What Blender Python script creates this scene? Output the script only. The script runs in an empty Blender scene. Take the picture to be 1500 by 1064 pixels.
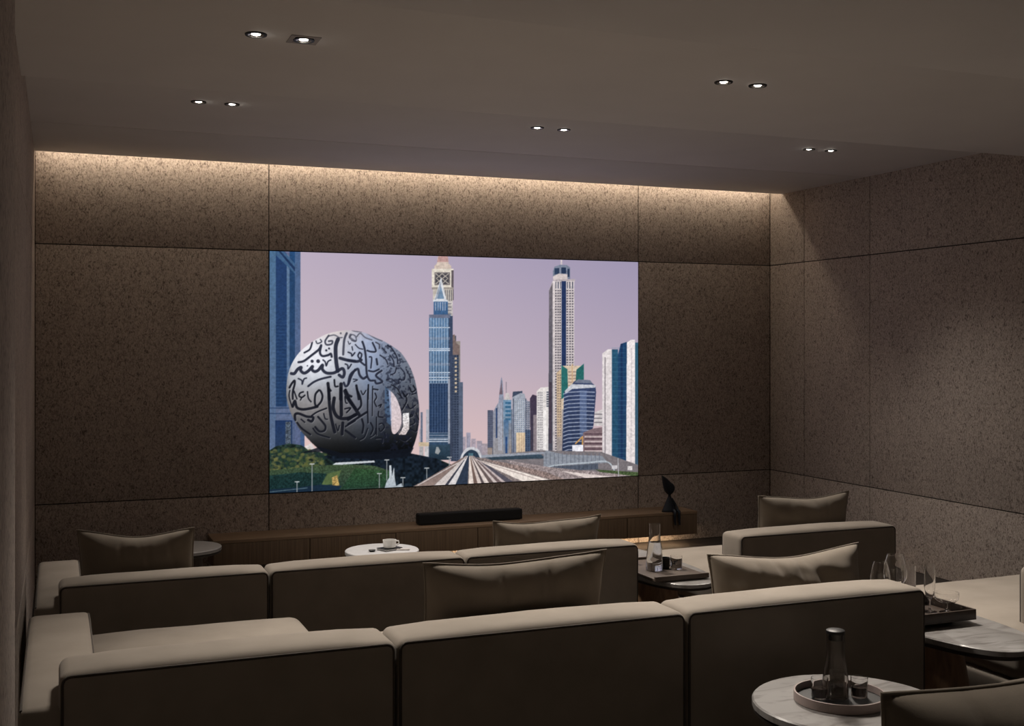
import bpy, bmesh, math, random
import numpy as np
from mathutils import Vector, Matrix, Euler

# ------------------------------------------------------------------ camera
F, CX, HY, EYE = 1666.0, 750.0, 504.0, 1.624       # focal length and horizon in pixels of the 1500x1064 frame
YAW = math.atan(665.0 / F)
SA, CA = math.sin(YAW), math.cos(YAW)
scene = bpy.context.scene
col = scene.collection
cam_data = bpy.data.cameras.new('camera')
cam = bpy.data.objects.new('camera', cam_data)
col.objects.link(cam)
cam_data.sensor_width = 36.0
cam_data.lens = F / 1500.0 * 36.0
cam_data.shift_y = -(532.0 - HY) / 1500.0
cam_data.clip_start = 0.02
cam.location = (0, 0, EYE)
cam.rotation_euler = (math.radians(90), 0, -YAW)
scene.camera = cam

# ------------------------------------------------------------------ world, exposure, light levels
world = bpy.data.worlds.new('world')
scene.world = world
world.use_nodes = True
world.node_tree.nodes['Background'].inputs[0].default_value = (0.02, 0.018, 0.016, 1)
world.node_tree.nodes['Background'].inputs[1].default_value = 1.0
scene.cycles.diffuse_bounces = 8; scene.cycles.max_bounces = 16; scene.cycles.transparent_max_bounces = 16
vs = scene.view_settings
vs.view_transform = 'Standard'
vs.look = 'None'
vs.exposure = 0.12
vs.gamma = 1.0
vs.use_curve_mapping = False
SPOT_FRONT_W = 100.0   # downlights of the front bay
SPOT_W = 88.0          # each downlight
SPOT_ADDED_REAR_W = 22.0     # added unseen downlights of the rear bay, lifting the room light
COVE = 19.0             # LED strip in the ceiling slot
PLINTH = 30.0           # LED strip under the console
SCREEN = 0.94          # screen brightness

# ------------------------------------------------------------------ pixel -> direction -> point on a known plane
def ray(px, py):
    t = (px - CX) / F
    return Vector((SA + t * CA, CA - t * SA, (HY - py) / F))
def at_y(px, py, y):
    d = ray(px, py); k = y / d.y
    return Vector((d.x * k, y, EYE + d.z * k))
def at_z(px, py, z):
    d = ray(px, py); k = (z - EYE) / d.z
    return Vector((d.x * k, d.y * k, z))
def at_x(px, py, x):
    d = ray(px, py); k = x / d.x
    return Vector((x, d.y * k, EYE + d.z * k))
def project(x, y, z):
    f = x * SA + y * CA
    return CX + F * (x * CA - y * SA) / f, HY - F * (z - EYE) / f

# ------------------------------------------------------------------ key dimensions (metres)
D = 8.23                                   # front wall
RX = at_y(1128, 500, D).x                  # right wall
LX = at_y(51, 500, D).x                    # left wall
Z1, Z2, Z3 = 2.885, 2.75, 2.55              # ceiling bays, front to rear
YB1 = at_z(700, 165, Z2).y                 # where bay 2 drops below bay 1
YB2 = at_z(1000, 60, Z3).y                 # where bay 3 drops below bay 2
SLOT = 0.18
ZT = at_y(935, 383.5, D).z                 # upper seam
ZB = at_y(935, 697.5, D).z                 # lower seam
XS0 = at_y(394, 500, D).x
XS1 = at_y(935, 500, D).x
ROW2, ROW1, ROW3 = 4.98, 2.98, 1.0         # rear faces of the three sofa rows
TIER = 0.18
YREAR = -2.6

# ------------------------------------------------------------------ materials
def srgb(r, g, b):
    f = lambda c: (c / 255 / 12.92) if c / 255 <= 0.04045 else ((c / 255 + 0.055) / 1.055) ** 2.4
    return (f(r), f(g), f(b), 1.0)

def new_mat(name):
    m = bpy.data.materials.new(name); m.use_nodes = True
    nt = m.node_tree
    return m, nt, nt.nodes['Principled BSDF']

def node(nt, kind, **kw):
    n = nt.nodes.new(kind)
    for k, v in kw.items():
        if hasattr(n, k): setattr(n, k, v)
        else: n.inputs[k].default_value = v
    return n

def plain(name, colour, rough=0.6, metal=0.0, var=0.06, scale=30.0, bump=0.0, **extra):
    m, nt, b = new_mat(name)
    tc = node(nt, 'ShaderNodeTexCoord')
    ns = node(nt, 'ShaderNodeTexNoise'); ns.inputs['Scale'].default_value = scale; ns.inputs['Detail'].default_value = 4
    nt.links.new(tc.outputs['Object'], ns.inputs['Vector'])
    rp = node(nt, 'ShaderNodeValToRGB')
    c = colour
    rp.color_ramp.elements[0].position = .3; rp.color_ramp.elements[1].position = .7
    rp.color_ramp.elements[0].color = (c[0] * (1 - var), c[1] * (1 - var), c[2] * (1 - var), 1)
    rp.color_ramp.elements[1].color = (min(1, c[0] * (1 + var)), min(1, c[1] * (1 + var)), min(1, c[2] * (1 + var)), 1)
    nt.links.new(ns.outputs['Fac'], rp.inputs['Fac'])
    nt.links.new(rp.outputs['Color'], b.inputs['Base Color'])
    b.inputs['Roughness'].default_value = rough
    b.inputs['Metallic'].default_value = metal
    if bump:
        bp = node(nt, 'ShaderNodeBump'); bp.inputs['Strength'].default_value = bump; bp.inputs['Distance'].default_value = 0.002
        nt.links.new(ns.outputs['Fac'], bp.inputs['Height']); nt.links.new(bp.outputs['Normal'], b.inputs['Normal'])
    for k, v in extra.items():
        b.inputs[k.replace('_', ' ')].default_value = v
    return m

def panel_mat():
    """Brown wall-covering panels with a mottled fibre fleck."""
    m, nt, b = new_mat('flecked_panel')
    tc = node(nt, 'ShaderNodeTexCoord')
    mp = node(nt, 'ShaderNodeMapping'); mp.inputs['Scale'].default_value = (1, 1, .62)
    nt.links.new(tc.outputs['Object'], mp.inputs['Vector'])
    n1 = node(nt, 'ShaderNodeTexNoise'); n1.inputs['Scale'].default_value = 60; n1.inputs['Detail'].default_value = 3; n1.inputs['Distortion'].default_value = 1.6
    n2 = node(nt, 'ShaderNodeTexNoise'); n2.inputs['Scale'].default_value = 120; n2.inputs['Detail'].default_value = 2
    n3 = node(nt, 'ShaderNodeTexNoise'); n3.inputs['Scale'].default_value = 5; n3.inputs['Detail'].default_value = 3
    for n in (n1, n2, n3): nt.links.new(mp.outputs['Vector'], n.inputs['Vector'])
    r1 = node(nt, 'ShaderNodeValToRGB')
    r1.color_ramp.elements[0].position = .33; r1.color_ramp.elements[0].color = (.20, .165, .145, 1)
    r1.color_ramp.elements[1].position = .45; r1.color_ramp.elements[1].color = (.47, .405, .36, 1)
    e = r1.color_ramp.elements.new(.72); e.color = (.60, .525, .47, 1)
    nt.links.new(n1.outputs['Fac'], r1.inputs['Fac'])
    mx = node(nt, 'ShaderNodeMixRGB'); mx.blend_type = 'MULTIPLY'; mx.inputs['Fac'].default_value = .8
    r2 = node(nt, 'ShaderNodeValToRGB')
    r2.color_ramp.elements[0].position = .36; r2.color_ramp.elements[0].color = (.60, .58, .56, 1)
    r2.color_ramp.elements[1].position = .56; r2.color_ramp.elements[1].color = (1, 1, 1, 1)
    nt.links.new(n2.outputs['Fac'], r2.inputs['Fac'])
    nt.links.new(r1.outputs['Color'], mx.inputs[1]); nt.links.new(r2.outputs['Color'], mx.inputs[2])
    mx2 = node(nt, 'ShaderNodeMixRGB'); mx2.blend_type = 'MULTIPLY'; mx2.inputs['Fac'].default_value = .35
    r3 = node(nt, 'ShaderNodeValToRGB')
    r3.color_ramp.elements[0].position = .3; r3.color_ramp.elements[0].color = (.72, .72, .72, 1)
    r3.color_ramp.elements[1].position = .7; r3.color_ramp.elements[1].color = (1, 1, 1, 1)
    nt.links.new(n3.outputs['Fac'], r3.inputs['Fac'])
    nt.links.new(mx.outputs['Color'], mx2.inputs[1]); nt.links.new(r3.outputs['Color'], mx2.inputs[2])
    nt.links.new(mx2.outputs['Color'], b.inputs['Base Color'])
    b.inputs['Roughness'].default_value = .8
    bp = node(nt, 'ShaderNodeBump'); bp.inputs['Strength'].default_value = .35; bp.inputs['Distance'].default_value = .002
    nt.links.new(n1.outputs['Fac'], bp.inputs['Height']); nt.links.new(bp.outputs['Normal'], b.inputs['Normal'])
    return m

def fabric_mat(name, colour, weave=420):
    m, nt, b = new_mat(name)
    tc = node(nt, 'ShaderNodeTexCoord')
    n1 = node(nt, 'ShaderNodeTexNoise'); n1.inputs['Scale'].default_value = weave; n1.inputs['Detail'].default_value = 2
    n2 = node(nt, 'ShaderNodeTexNoise'); n2.inputs['Scale'].default_value = 7; n2.inputs['Detail'].default_value = 4
    for n in (n1, n2): nt.links.new(tc.outputs['Object'], n.inputs['Vector'])
    r = node(nt, 'ShaderNodeValToRGB')
    r.color_ramp.elements[0].position = .25; r.color_ramp.elements[1].position = .75
    r.color_ramp.elements[0].color = (colour[0] * .88, colour[1] * .87, colour[2] * .86, 1)
    r.color_ramp.elements[1].color = (colour[0] * 1.1, colour[1] * 1.1, colour[2] * 1.1, 1)
    nt.links.new(n2.outputs['Fac'], r.inputs['Fac'])
    nt.links.new(r.outputs['Color'], b.inputs['Base Color'])
    b.inputs['Roughness'].default_value = .9
    b.inputs['Sheen Weight'].default_value = .08
    b.inputs['Sheen Roughness'].default_value = .5
    bp = node(nt, 'ShaderNodeBump'); bp.inputs['Strength'].default_value = .15; bp.inputs['Distance'].default_value = .001
    nt.links.new(n1.outputs['Fac'], bp.inputs['Height']); nt.links.new(bp.outputs['Normal'], b.inputs['Normal'])
    return m

def wood_mat(name, c0, c1, axis_scale=(30, 30, 1.2), rough=.5):
    m, nt, b = new_mat(name)
    tc = node(nt, 'ShaderNodeTexCoord')
    mp = node(nt, 'ShaderNodeMapping'); mp.inputs['Scale'].default_value = axis_scale
    nt.links.new(tc.outputs['Object'], mp.inputs['Vector'])
    n1 = node(nt, 'ShaderNodeTexNoise'); n1.inputs['Scale'].default_value = 2.2; n1.inputs['Detail'].default_value = 6; n1.inputs['Distortion'].default_value = .6
    nt.links.new(mp.outputs['Vector'], n1.inputs['Vector'])
    r = node(nt, 'ShaderNodeValToRGB')
    r.color_ramp.elements[0].position = .3; r.color_ramp.elements[0].color = (*c0, 1)
    r.color_ramp.elements[1].position = .7; r.color_ramp.elements[1].color = (*c1, 1)
    nt.links.new(n1.outputs['Fac'], r.inputs['Fac']); nt.links.new(r.outputs['Color'], b.inputs['Base Color'])
    b.inputs['Roughness'].default_value = rough
    return m

def marble_mat():
    m, nt, b = new_mat('pale_marble')
    tc = node(nt, 'ShaderNodeTexCoord')
    mp = node(nt, 'ShaderNodeMapping'); mp.inputs['Rotation'].default_value = (0, 0, .5); mp.inputs['Scale'].default_value = (3.5, 14, 6)
    nt.links.new(tc.outputs['Object'], mp.inputs['Vector'])
    n1 = node(nt, 'ShaderNodeTexNoise'); n1.inputs['Scale'].default_value = 1.6; n1.inputs['Detail'].default_value = 8; n1.inputs['Distortion'].default_value = 1.5
    nt.links.new(mp.outputs['Vector'], n1.inputs['Vector'])
    r = node(nt, 'ShaderNodeValToRGB')
    r.color_ramp.elements[0].position = .32; r.color_ramp.elements[0].color = (.145, .134, .127, 1)
    r.color_ramp.elements[1].position = .52; r.color_ramp.elements[1].color = (.245, .235, .228, 1)
    nt.links.new(n1.outputs['Fac'], r.inputs['Fac']); nt.links.new(r.outputs['Color'], b.inputs['Base Color'])
    b.inputs['Roughness'].default_value = .35
    return m

def emit_mat(name, colour, strength):
    m = bpy.data.materials.new(name); m.use_nodes = True
    nt = m.node_tree; nt.nodes.clear()
    o = node(nt, 'ShaderNodeOutputMaterial'); e = node(nt, 'ShaderNodeEmission')
    e.inputs[0].default_value = (*colour, 1); e.inputs[1].default_value = strength
    nt.links.new(e.outputs[0], o.inputs[0])
    return m

def glass_mat(name, colour=(1, 1, 1), rough=0.0, ior=1.45):
    m, nt, b = new_mat(name)
    b.inputs['Base Color'].default_value = (*colour, 1)
    b.inputs['Transmission Weight'].default_value = 1.0
    b.inputs['Roughness'].default_value = rough
    b.inputs['IOR'].default_value = ior
    return m

PANEL = panel_mat()
CORE = plain('dark_wall_core', (.012, .009, .008), .9)
CEIL = plain('taupe_ceiling_paint', (.74, .715, .71), .85, var=.02, scale=3)
FLOOR = plain('dark_carpet', (.030, .023, .019), .95, var=.25, scale=180, bump=.3)
SOFA = fabric_mat('beige_velvet', (.245, .213, .178))
PILLOW = fabric_mat('taupe_velvet', (.165, .138, .108))
WELT = fabric_mat('shade_dark_piping', (.05, .04, .032))  # piping colour darkened to stand in for the shade under the welt
PLINTH_M = plain('dark_plinth', (.02, .016, .013), .6)
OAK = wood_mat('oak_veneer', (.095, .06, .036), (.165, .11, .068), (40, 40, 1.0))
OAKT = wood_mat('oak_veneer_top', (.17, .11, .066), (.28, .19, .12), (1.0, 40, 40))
WALNUT = wood_mat('walnut_cone', (.17, .095, .055), (.32, .19, .11), (26, 26, 1.0))
DARKWOOD = wood_mat('dark_stained_wood', (.022, .014, .010), (.05, .034, .025), (3, 40, 3), .4)
MIDWOOD = wood_mat('grey_brown_wood', (.07, .052, .042), (.13, .10, .08), (3, 40, 3), .5)
MARBLE = marble_mat()
RIM = plain('bronze_edge', (.05, .04, .034), .4, .6)
BLACK = plain('black_plastic', (.008, .008, .009), .45)
CLOTH_BLACK = plain('black_speaker_cloth', (.006, .006, .007), .9, bump=.4, scale=600)
INK = plain('blue_black_bronze', (.010, .014, .022), .45, .3)
CHROME = plain('brushed_reflector', (.75, .73, .7), .2, 1.0)
PLATE = plain('grey_plate', (.40, .37, .36), .6)
TRAYRIM = plain('rose_grey_lacquer', (.30, .24, .225), .4)
CERAMIC = plain('white_glaze', (.75, .74, .72), .25)
WHITETOP = plain('white_stone', (.42, .42, .43), .4)
GREYTOP = plain('grey_stone', (.13, .12, .115), .4)
GLASS = glass_mat('clear_glass')
SMOKE = glass_mat('smoked_glass', (.74, .72, .70))
WATER = glass_mat('water', (.93, .95, .97), ior=1.33)
COLA = plain('dark_drink', (.012, .007, .005), .1)
LENS = emit_mat('lamp_lens', (1.0, .93, .82), 22.0)
LED = emit_mat('warm_led', (1.0, .82, .62), COVE)
LED2 = emit_mat('warm_led_low', (1.0, .70, .42), PLINTH)

# ------------------------------------------------------------------ mesh helpers
class MB:
    def __init__(self): self.v = []; self.f = []
    def add(self, vs_, fs):
        o = len(self.v); self.v += [tuple(p) for p in vs_]; self.f += [tuple(i + o for i in f) for f in fs]; return self
    def box(self, x0, x1, y0, y1, z0, z1):
        return self.add([(x0, y0, z0), (x1, y0, z0), (x1, y1, z0), (x0, y1, z0), (x0, y0, z1), (x1, y0, z1), (x1, y1, z1), (x0, y1, z1)],
                        [(0, 3, 2, 1), (4, 5, 6, 7), (0, 1, 5, 4), (1, 2, 6, 5), (2, 3, 7, 6), (3, 0, 4, 7)])
    def rbox(self, x0, x1, y0, y1, z0, z1, r=.02, crown=0.0, n=6, belly=0.0, wave=0.0, seed=0):
        """Rounded box; the top may be crowned and the front bellied, like an upholstered block."""
        lo, hi = (x0, y0, z0), (x1, y1, z1)
        ax = []
        for a in range(3):
            L = hi[a] - lo[a]; rr = min(r, L * .49)
            e = [0, .12 * rr, .3 * rr, .6 * rr, rr]
            inner = [rr + (L - 2 * rr) * k / n for k in range(1, n)]
            ax.append([lo[a] + t for t in e + inner + [L - q for q in reversed(e)]])
        rnd = random.Random(seed); ph = [rnd.uniform(0, 6.28) for _ in range(4)]
        idx, vs_, fs = {}, [], []
        def vid(i, j, k):
            key = (i, j, k)
            if key not in idx:
                p = [ax[0][i], ax[1][j], ax[2][k]]
                q = [min(max(p[a], lo[a] + min(r, (hi[a] - lo[a]) * .49)), hi[a] - min(r, (hi[a] - lo[a]) * .49)) for a in range(3)]
                d = Vector(p) - Vector(q)
                if d.length > 1e-9:
                    rr = min(r, min((hi[a] - lo[a]) * .49 for a in range(3)))
                    p = list(Vector(q) + d.normalized() * rr)
                u = 2 * (p[0] - x0) / (x1 - x0) - 1; w = 2 * (p[1] - y0) / (y1 - y0) - 1; h = (p[2] - z0) / (z1 - z0)
                s = max(0, 1 - u ** 4) * max(0, 1 - w ** 4)
                p[2] += crown * s * max(0, h) ** 3
                if wave: p[2] += wave * s * max(0, h) ** 3 * (math.sin(5.1 * u + ph[0]) + math.sin(8.3 * u + 3 * w + ph[1])) * .5
                if belly and w > .5: p[1] += belly * (1 - u ** 4) * (1 - (2 * h - 1) ** 2)
                idx[key] = len(vs_); vs_.append(tuple(p))
            return idx[key]
        N = [len(a) - 1 for a in ax]
        for k in (0, N[2]):
            for i in range(N[0]):
                for j in range(N[1]):
                    q = (vid(i, j, k), vid(i + 1, j, k), vid(i + 1, j + 1, k), vid(i, j + 1, k)); fs.append(q if k else q[::-1])
        for j in (0, N[1]):
            for i in range(N[0]):
                for k in range(N[2]):
                    q = (vid(i, j, k), vid(i + 1, j, k), vid(i + 1, j, k + 1), vid(i, j, k + 1)); fs.append(q[::-1] if j else q)
        for i in (0, N[0]):
            for j in range(N[1]):
                for k in range(N[2]):
                    q = (vid(i, j, k), vid(i, j + 1, k), vid(i, j + 1, k + 1), vid(i, j, k + 1)); fs.append(q if i else q[::-1])
        return self.add(vs_, fs)
    def lathe(self, prof, n=32, sx=1.0, sy=1.0, c=(0, 0, 0), closed=False, power=2.0):
        """Revolve (radius, z) pairs; sx/sy stretch the section and power > 2 squares it off."""
        vs_, fs = [], []
        m = len(prof)
        for r, z in prof:
            for k in range(n):
                a = 2 * math.pi * k / n; ca, sa = math.cos(a), math.sin(a)
                if power != 2.0:
                    ca = math.copysign(abs(ca) ** (2 / power), ca); sa = math.copysign(abs(sa) ** (2 / power), sa)
                vs_.append((c[0] + r * sx * ca, c[1] + r * sy * sa, c[2] + z))
        for i in range(m - 1 + (1 if closed else 0)):
            for k in range(n):
                a, b = i * n + k, i * n + (k + 1) % n
                cc, d = ((i + 1) % m) * n + (k + 1) % n, ((i + 1) % m) * n + k
                fs.append((a, b, cc, d))
        if not closed:
            if prof[0][0] > 1e-6: fs.append(tuple(reversed(range(n))))
            if prof[-1][0] > 1e-6: fs.append(tuple(range((m - 1) * n, m * n)))
        return self.add(vs_, fs)
    def tube(self, pts, r, n=8, closed=False):
        P = [Vector(p) for p in pts]; m = len(P)
        R = r if isinstance(r, (list, tuple)) else [r] * m
        vs_, fs = [], []; up = None
        for i in range(m):
            a = P[i - 1] if (i or closed) else P[i]; b = P[(i + 1) % m] if (i < m - 1 or closed) else P[i]
            t = (b - a).normalized()
            if up is None:
                up = Vector((0, 0, 1)) if abs(t.z) < .9 else Vector((1, 0, 0))
            s = t.cross(up)
            if s.length < 1e-4: s = t.cross(Vector((0, 1, 0)))
            s.normalize(); up = s.cross(t).normalized()
            for k in range(n):
                q = 2 * math.pi * k / n
                vs_.append(tuple(P[i] + s * math.cos(q) * R[i] + up * math.sin(q) * R[i]))
        for i in range(m - 1 + (1 if closed else 0)):
            for k in range(n):
                fs.append((i * n + k, i * n + (k + 1) % n, ((i + 1) % m) * n + (k + 1) % n, ((i + 1) % m) * n + k))
        if not closed:
            fs.append(tuple(reversed(range(n)))); fs.append(tuple(range((m - 1) * n, m * n)))
        return self.add(vs_, fs)
    def build(self, name, material, parent=None, angle=40, bevel=0.0):
        me = bpy.data.meshes.new(name); me.from_pydata(self.v, [], self.f)
        bm = bmesh.new(); bm.from_mesh(me)
        bmesh.ops.remove_doubles(bm, verts=bm.verts, dist=1e-6)
        if bevel: bmesh.ops.bevel(bm, geom=list(bm.edges), offset=bevel, segments=2, affect='EDGES', profile=.6)
        bmesh.ops.recalc_face_normals(bm, faces=bm.faces)
        bm.to_mesh(me); bm.free()
        me.polygons.foreach_set('use_smooth', [True] * len(me.polygons))
        me.set_sharp_from_angle(angle=math.radians(angle))
        me.materials.append(material)
        o = bpy.data.objects.new(name, me); col.objects.link(o)
        if parent: o.parent = parent
        return o

def tag(o, label, cat, group=None):
    o['label'] = label; o['category'] = cat
    if group: o['group'] = group
    return o
def thing(name, label, cat, loc=(0, 0, 0), rot=(0, 0, 0), group=None):
    o = bpy.data.objects.new(name, None); col.objects.link(o)
    o.empty_display_size = .1
    o.location = loc; o.rotation_euler = rot
    return tag(o, label, cat, group)
def struct(o, label=None):
    o['kind'] = 'structure'
    if label: o['label'] = label
    return o
def copy_tree(o, parent=None):
    c = o.copy(); col.objects.link(c); c.parent = parent
    for ch in [x for x in bpy.data.objects if x.parent == o]: copy_tree(ch, c)
    return c

# ------------------------------------------------------------------ room shell
yr0, ym0 = 2.12, 4.42                       # fronts of the rear and the middle tier
struct(MB().box(LX - .2, RX + .2, ym0, D + .1, -.12, 0).build('floor', FLOOR), 'dark carpeted floor below the screen wall')
struct(MB().box(LX - .2, RX + .2, yr0, ym0, -.12, TIER).build('floor_middle_tier', FLOOR, bevel=.006), 'dark carpeted middle tier of the stepped floor')
struct(MB().box(-1.8, RX + .2, YREAR - .1, yr0, -.12, 2 * TIER).build('floor_rear_tier', FLOOR, bevel=.006), 'dark carpeted rear tier of the stepped floor')

G, TH = .007, .016                           # joint between panels, panel thickness
def panel(parent, axis, a0, a1, z0, z1, face, sgn):
    """One wall panel: axis 'x' runs along X at Y=face, axis 'y' runs along Y at X=face; sgn points into the wall."""
    p0, p1 = sorted((face, face + sgn * TH))
    m = MB()
    if axis == 'x': m.box(a0 + G / 2, a1 - G / 2, p0, p1, z0 + G / 2, z1 - G / 2)
    else: m.box(p0, p1, a0 + G / 2, a1 - G / 2, z0 + G / 2, z1 - G / 2)
    return m.build('panel', PANEL, parent, bevel=.0015)

wf = struct(MB().box(LX - .2, RX + .2, D + TH, D + .2, -.1, Z1 + .3).build('wall_front', CORE), 'flecked brown panelled wall that holds the screen')
for i, (a, b) in enumerate([(LX, XS0), (XS0, XS1), (XS1, RX)]):
    for j, (c, e) in enumerate([(0, ZB), (ZB, ZT), (ZT, Z1 + .16)]):
        if i == 1 and j == 1: continue
        panel(wf, 'x', a, b, c, e, D, 1)
wr = struct(MB().box(RX + TH, RX + .2, YREAR, D + .1, -.1, Z1 + .3).build('wall_right', CORE), 'flecked brown panelled wall to the right of the sofas')
ys = [D, at_x(1178, 500, RX).y, at_x(1274, 500, RX).y, 5.2, 3.5, 1.8, .1, YREAR]
for a, b in zip(ys[1:], ys[:-1]):
    for c, e in [(0, ZB), (ZB, ZT), (ZT, Z1 + .16)]:
        panel(wr, 'y', a, b, c, e, RX, 1)
wl = struct(MB().box(LX - .2, LX - TH, 2.05, D + .1, -.1, Z1 + .3).build('wall_left', CORE), 'flecked brown panelled wall beside the sofa arms')
for a, b in [(2.9, 4.4), (4.4, 6.0), (6.0, D)]:
    for c, e in [(0, ZB), (ZB, ZT), (ZT, Z1 + .16)]:
        panel(wl, 'y', a, b, c, e, LX, -1)
PX = ray(22, 500); PX = PX.x / PX.y * 2.85
wp = struct(MB().box(-1.7, PX - TH, 2.0, 2.85, -.1, Z1).build('wall_left_pier', CORE), 'flecked brown pier that ends the left wall')
panel(wp, 'y', 2.0, 2.85, 0, Z1, PX, -1)
panel(wp, 'x', -1.7, PX, 0, Z1, 2.0, 1)
struct(MB().box(-1.9, -1.7, YREAR - .1, 2.05, -.1, Z1).build('wall_left_rear', PANEL), 'flecked brown wall of the rear bay')
struct(MB().box(-1.9, RX + .2, YREAR - .2, YREAR, -.1, Z1).build('wall_rear', PANEL), 'flecked brown wall behind the rear row')

YG = at_z(500, 208.5, Z1).y                  # fine groove in the front ceiling bay
cl = struct(MB().box(LX - .2, RX + .2, YB1 - .05, YG - .006, Z1, Z1 + .12).build('ceiling', CEIL, bevel=.002), 'taupe painted ceiling in front of the screen')
struct(MB().box(LX - .2, RX + .2, YG + .006, D - SLOT, Z1, Z1 + .05).build('ceiling_front_strip', CEIL, bevel=.002), 'taupe ceiling strip next to the lit slot')
struct(MB().box(LX - .2, RX + .2, YG - .1, D + .2, Z1 + .16, Z1 + .3).build('ceiling_slot_top', CEIL), 'upper side of the lit ceiling slot')
struct(MB().box(LX - .2, RX + .2, YB2 - .05, YB1, Z2, Z1 + .3).build('ceiling_middle_soffit', CEIL, bevel=.004), 'taupe dropped ceiling over the sofa rows')
struct(MB().box(-1.9, RX + .2, YREAR - .2, YB2, Z3, Z1 + .3).build('ceiling_rear_soffit', CEIL, bevel=.004), 'taupe lowest dropped ceiling over the rear tier')

t = MB().box(LX + .01, RX - .01, D - .11, D - .09, Z1 + .085, Z1 + .10).build('led_strip', LED)
tag(t, 'warm light strip in the ceiling slot above the screen wall', 'light strip')
m = MB().box(LX + .01, RX - .01, D - .12, D - .08, Z1 + .10, Z1 + .16).build('trim_1', CORE); struct(m, 'dark carrier of the ceiling light strip')

# ------------------------------------------------------------------ downlights
def downlight(loc, label, energy, plate=False, group=None, tilt=22, cone=96, side=0):
    t = thing('recessed_downlight', label, 'downlight', loc, group=group)
    if plate:
        MB().lathe([(.052, -.003), (.078, -.003), (.078, .0), (.052, .0)], 4, closed=True).build('square_plate', PLATE, t).rotation_euler = (0, 0, math.pi / 4)
    MB().lathe([(.029, -.005), (.039, -.005), (.040, -.001), (.040, .0), (.029, .0)], 40, closed=True).build('ring', BLACK, t)
    MB().lathe([(.0285, -.0045), (.029, -.0045), (.029, .0), (.0165, -.0005), (.016, -.0010), (.0283, -.0035)], 40, closed=True).build('reflector', CHROME, t)
    MB().lathe([(.0001, -.0042), (.010, -.0040), (.0155, -.002), (.016, -.0005)], 32).build('lens', LENS, t)
    ld = bpy.data.lights.new('downlight_beam', 'SPOT')
    ld.energy = energy; ld.color = (1.0, .905, .80); ld.spot_size = math.radians(cone); ld.spot_blend = 1.0; ld.shadow_soft_size = .07
    lo = bpy.data.objects.new('downlight_beam', ld); col.objects.link(lo); lo.parent = t; lo.location = (0, 0, -.03); lo.rotation_euler = (-math.radians(tilt), -math.radians(side), 0)   # gimbal lamp turned towards the rear rows
    return t
pairs = [((375, 50), (445, 58), Z2, 'over the left modules of the middle-tier sofa', True, (1.28, 26, 88, 10)),
         ((1060, 120), (1110, 125), Z2, 'over the table between the middle-tier sofas', False, (1.62, 21, 86, -9)),
         ((291, 149), (340, 152.5), Z1, 'in the front ceiling bay, by the left wall', False, (1.1, 10, 98, 20)),
         ((787, 187), (826, 190), Z1, 'in the front ceiling bay above mid screen', False, (1.1, 9, 114, 0)),
         ((1185, 218.5), (1217, 220.5), Z1, 'in the front ceiling bay, by the right wall', False, (.46, 8, 118, -10))]
for p, q, z, where, plate, (share, tilt, cone, side) in pairs:
    for k, px in enumerate((p, q)):
        w = at_z(px[0], px[1], z)
        lab = ('downlight with grey square plate ' if (plate and k) else 'black-ringed downlight ') + where + ('' if plate else (', nearer the right wall' if k else ', nearer the left wall'))
        downlight((w.x, w.y, z), lab, (SPOT_FRONT_W if z == Z1 else SPOT_W) * share, plate and k == 1, 'recessed ceiling downlights', tilt, cone, side)
ry = at_z(1085, 122.5, Z2).y
for x in (4.82, 5.02):  # unseen pair added beyond the frame to brighten the right side
    downlight((x, ry, Z2), 'added unseen downlight over the short sofa of the middle tier', SPOT_W * 1.2, False, 'recessed ceiling downlights', 27, 90, 0)
for x, y in [(.9, 1.75), (1.1, 1.75), (2.5, 1.75), (2.7, 1.75), (4.1, 1.75), (4.3, 1.75)]:  # unseen lamps added over the rear tier to raise the ambient light
    downlight((x, y, Z3), 'added unseen downlight in the lowest rear ceiling bay', SPOT_ADDED_REAR_W, False, 'recessed ceiling downlights')

# ------------------------------------------------------------------ the picture on the screen (flat print, drawn in code)
SS = 3
X0, Y0, X1, Y1 = 388, 360, 942, 732
cw, ch = (X1 - X0) * SS, (Y1 - Y0) * SS
yy, xx = np.mgrid[0:ch, 0:cw]
PXX = X0 + (xx + .5) / SS; PYY = Y0 + (yy + .5) / SS        # photo pixel of each canvas cell
rng = np.random.default_rng(7)
def smooth_noise(cell):
    h, w = ch // cell + 3, cw // cell + 3
    g = rng.random((h, w)); fy = yy / cell; fx = xx / cell
    iy, ix = fy.astype(int), fx.astype(int); ty, tx = fy - iy, fx - ix
    ty = ty * ty * (3 - 2 * ty); tx = tx * tx * (3 - 2 * tx)
    return (g[iy, ix] * (1 - tx) + g[iy, ix + 1] * tx) * (1 - ty) + (g[iy + 1, ix] * (1 - tx) + g[iy + 1, ix + 1] * tx) * ty
N4, N9, N20 = smooth_noise(4), smooth_noise(10), smooth_noise(22)
sky_t = np.clip((PYY - 370) / 290, 0, 1); sx_ = np.clip((PXX - 394) / 541, 0, 1)
def lerp3(a, b, t): return np.stack([a[i] + (b[i] - a[i]) * t for i in range(3)], -1)
top = lerp3((187, 173, 190), (156, 147, 174), sx_)
mid = lerp3((203, 185, 193), (176, 162, 180), sx_)
low = lerp3((222, 192, 188), (206, 180, 183), sx_)
k1 = np.clip(sky_t / .55, 0, 1)[..., None]; k2 = np.clip((sky_t - .55) / .45, 0, 1)[..., None]
C = (top * (1 - k1) + mid * k1) * (1 - k2) + low * k2

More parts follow.
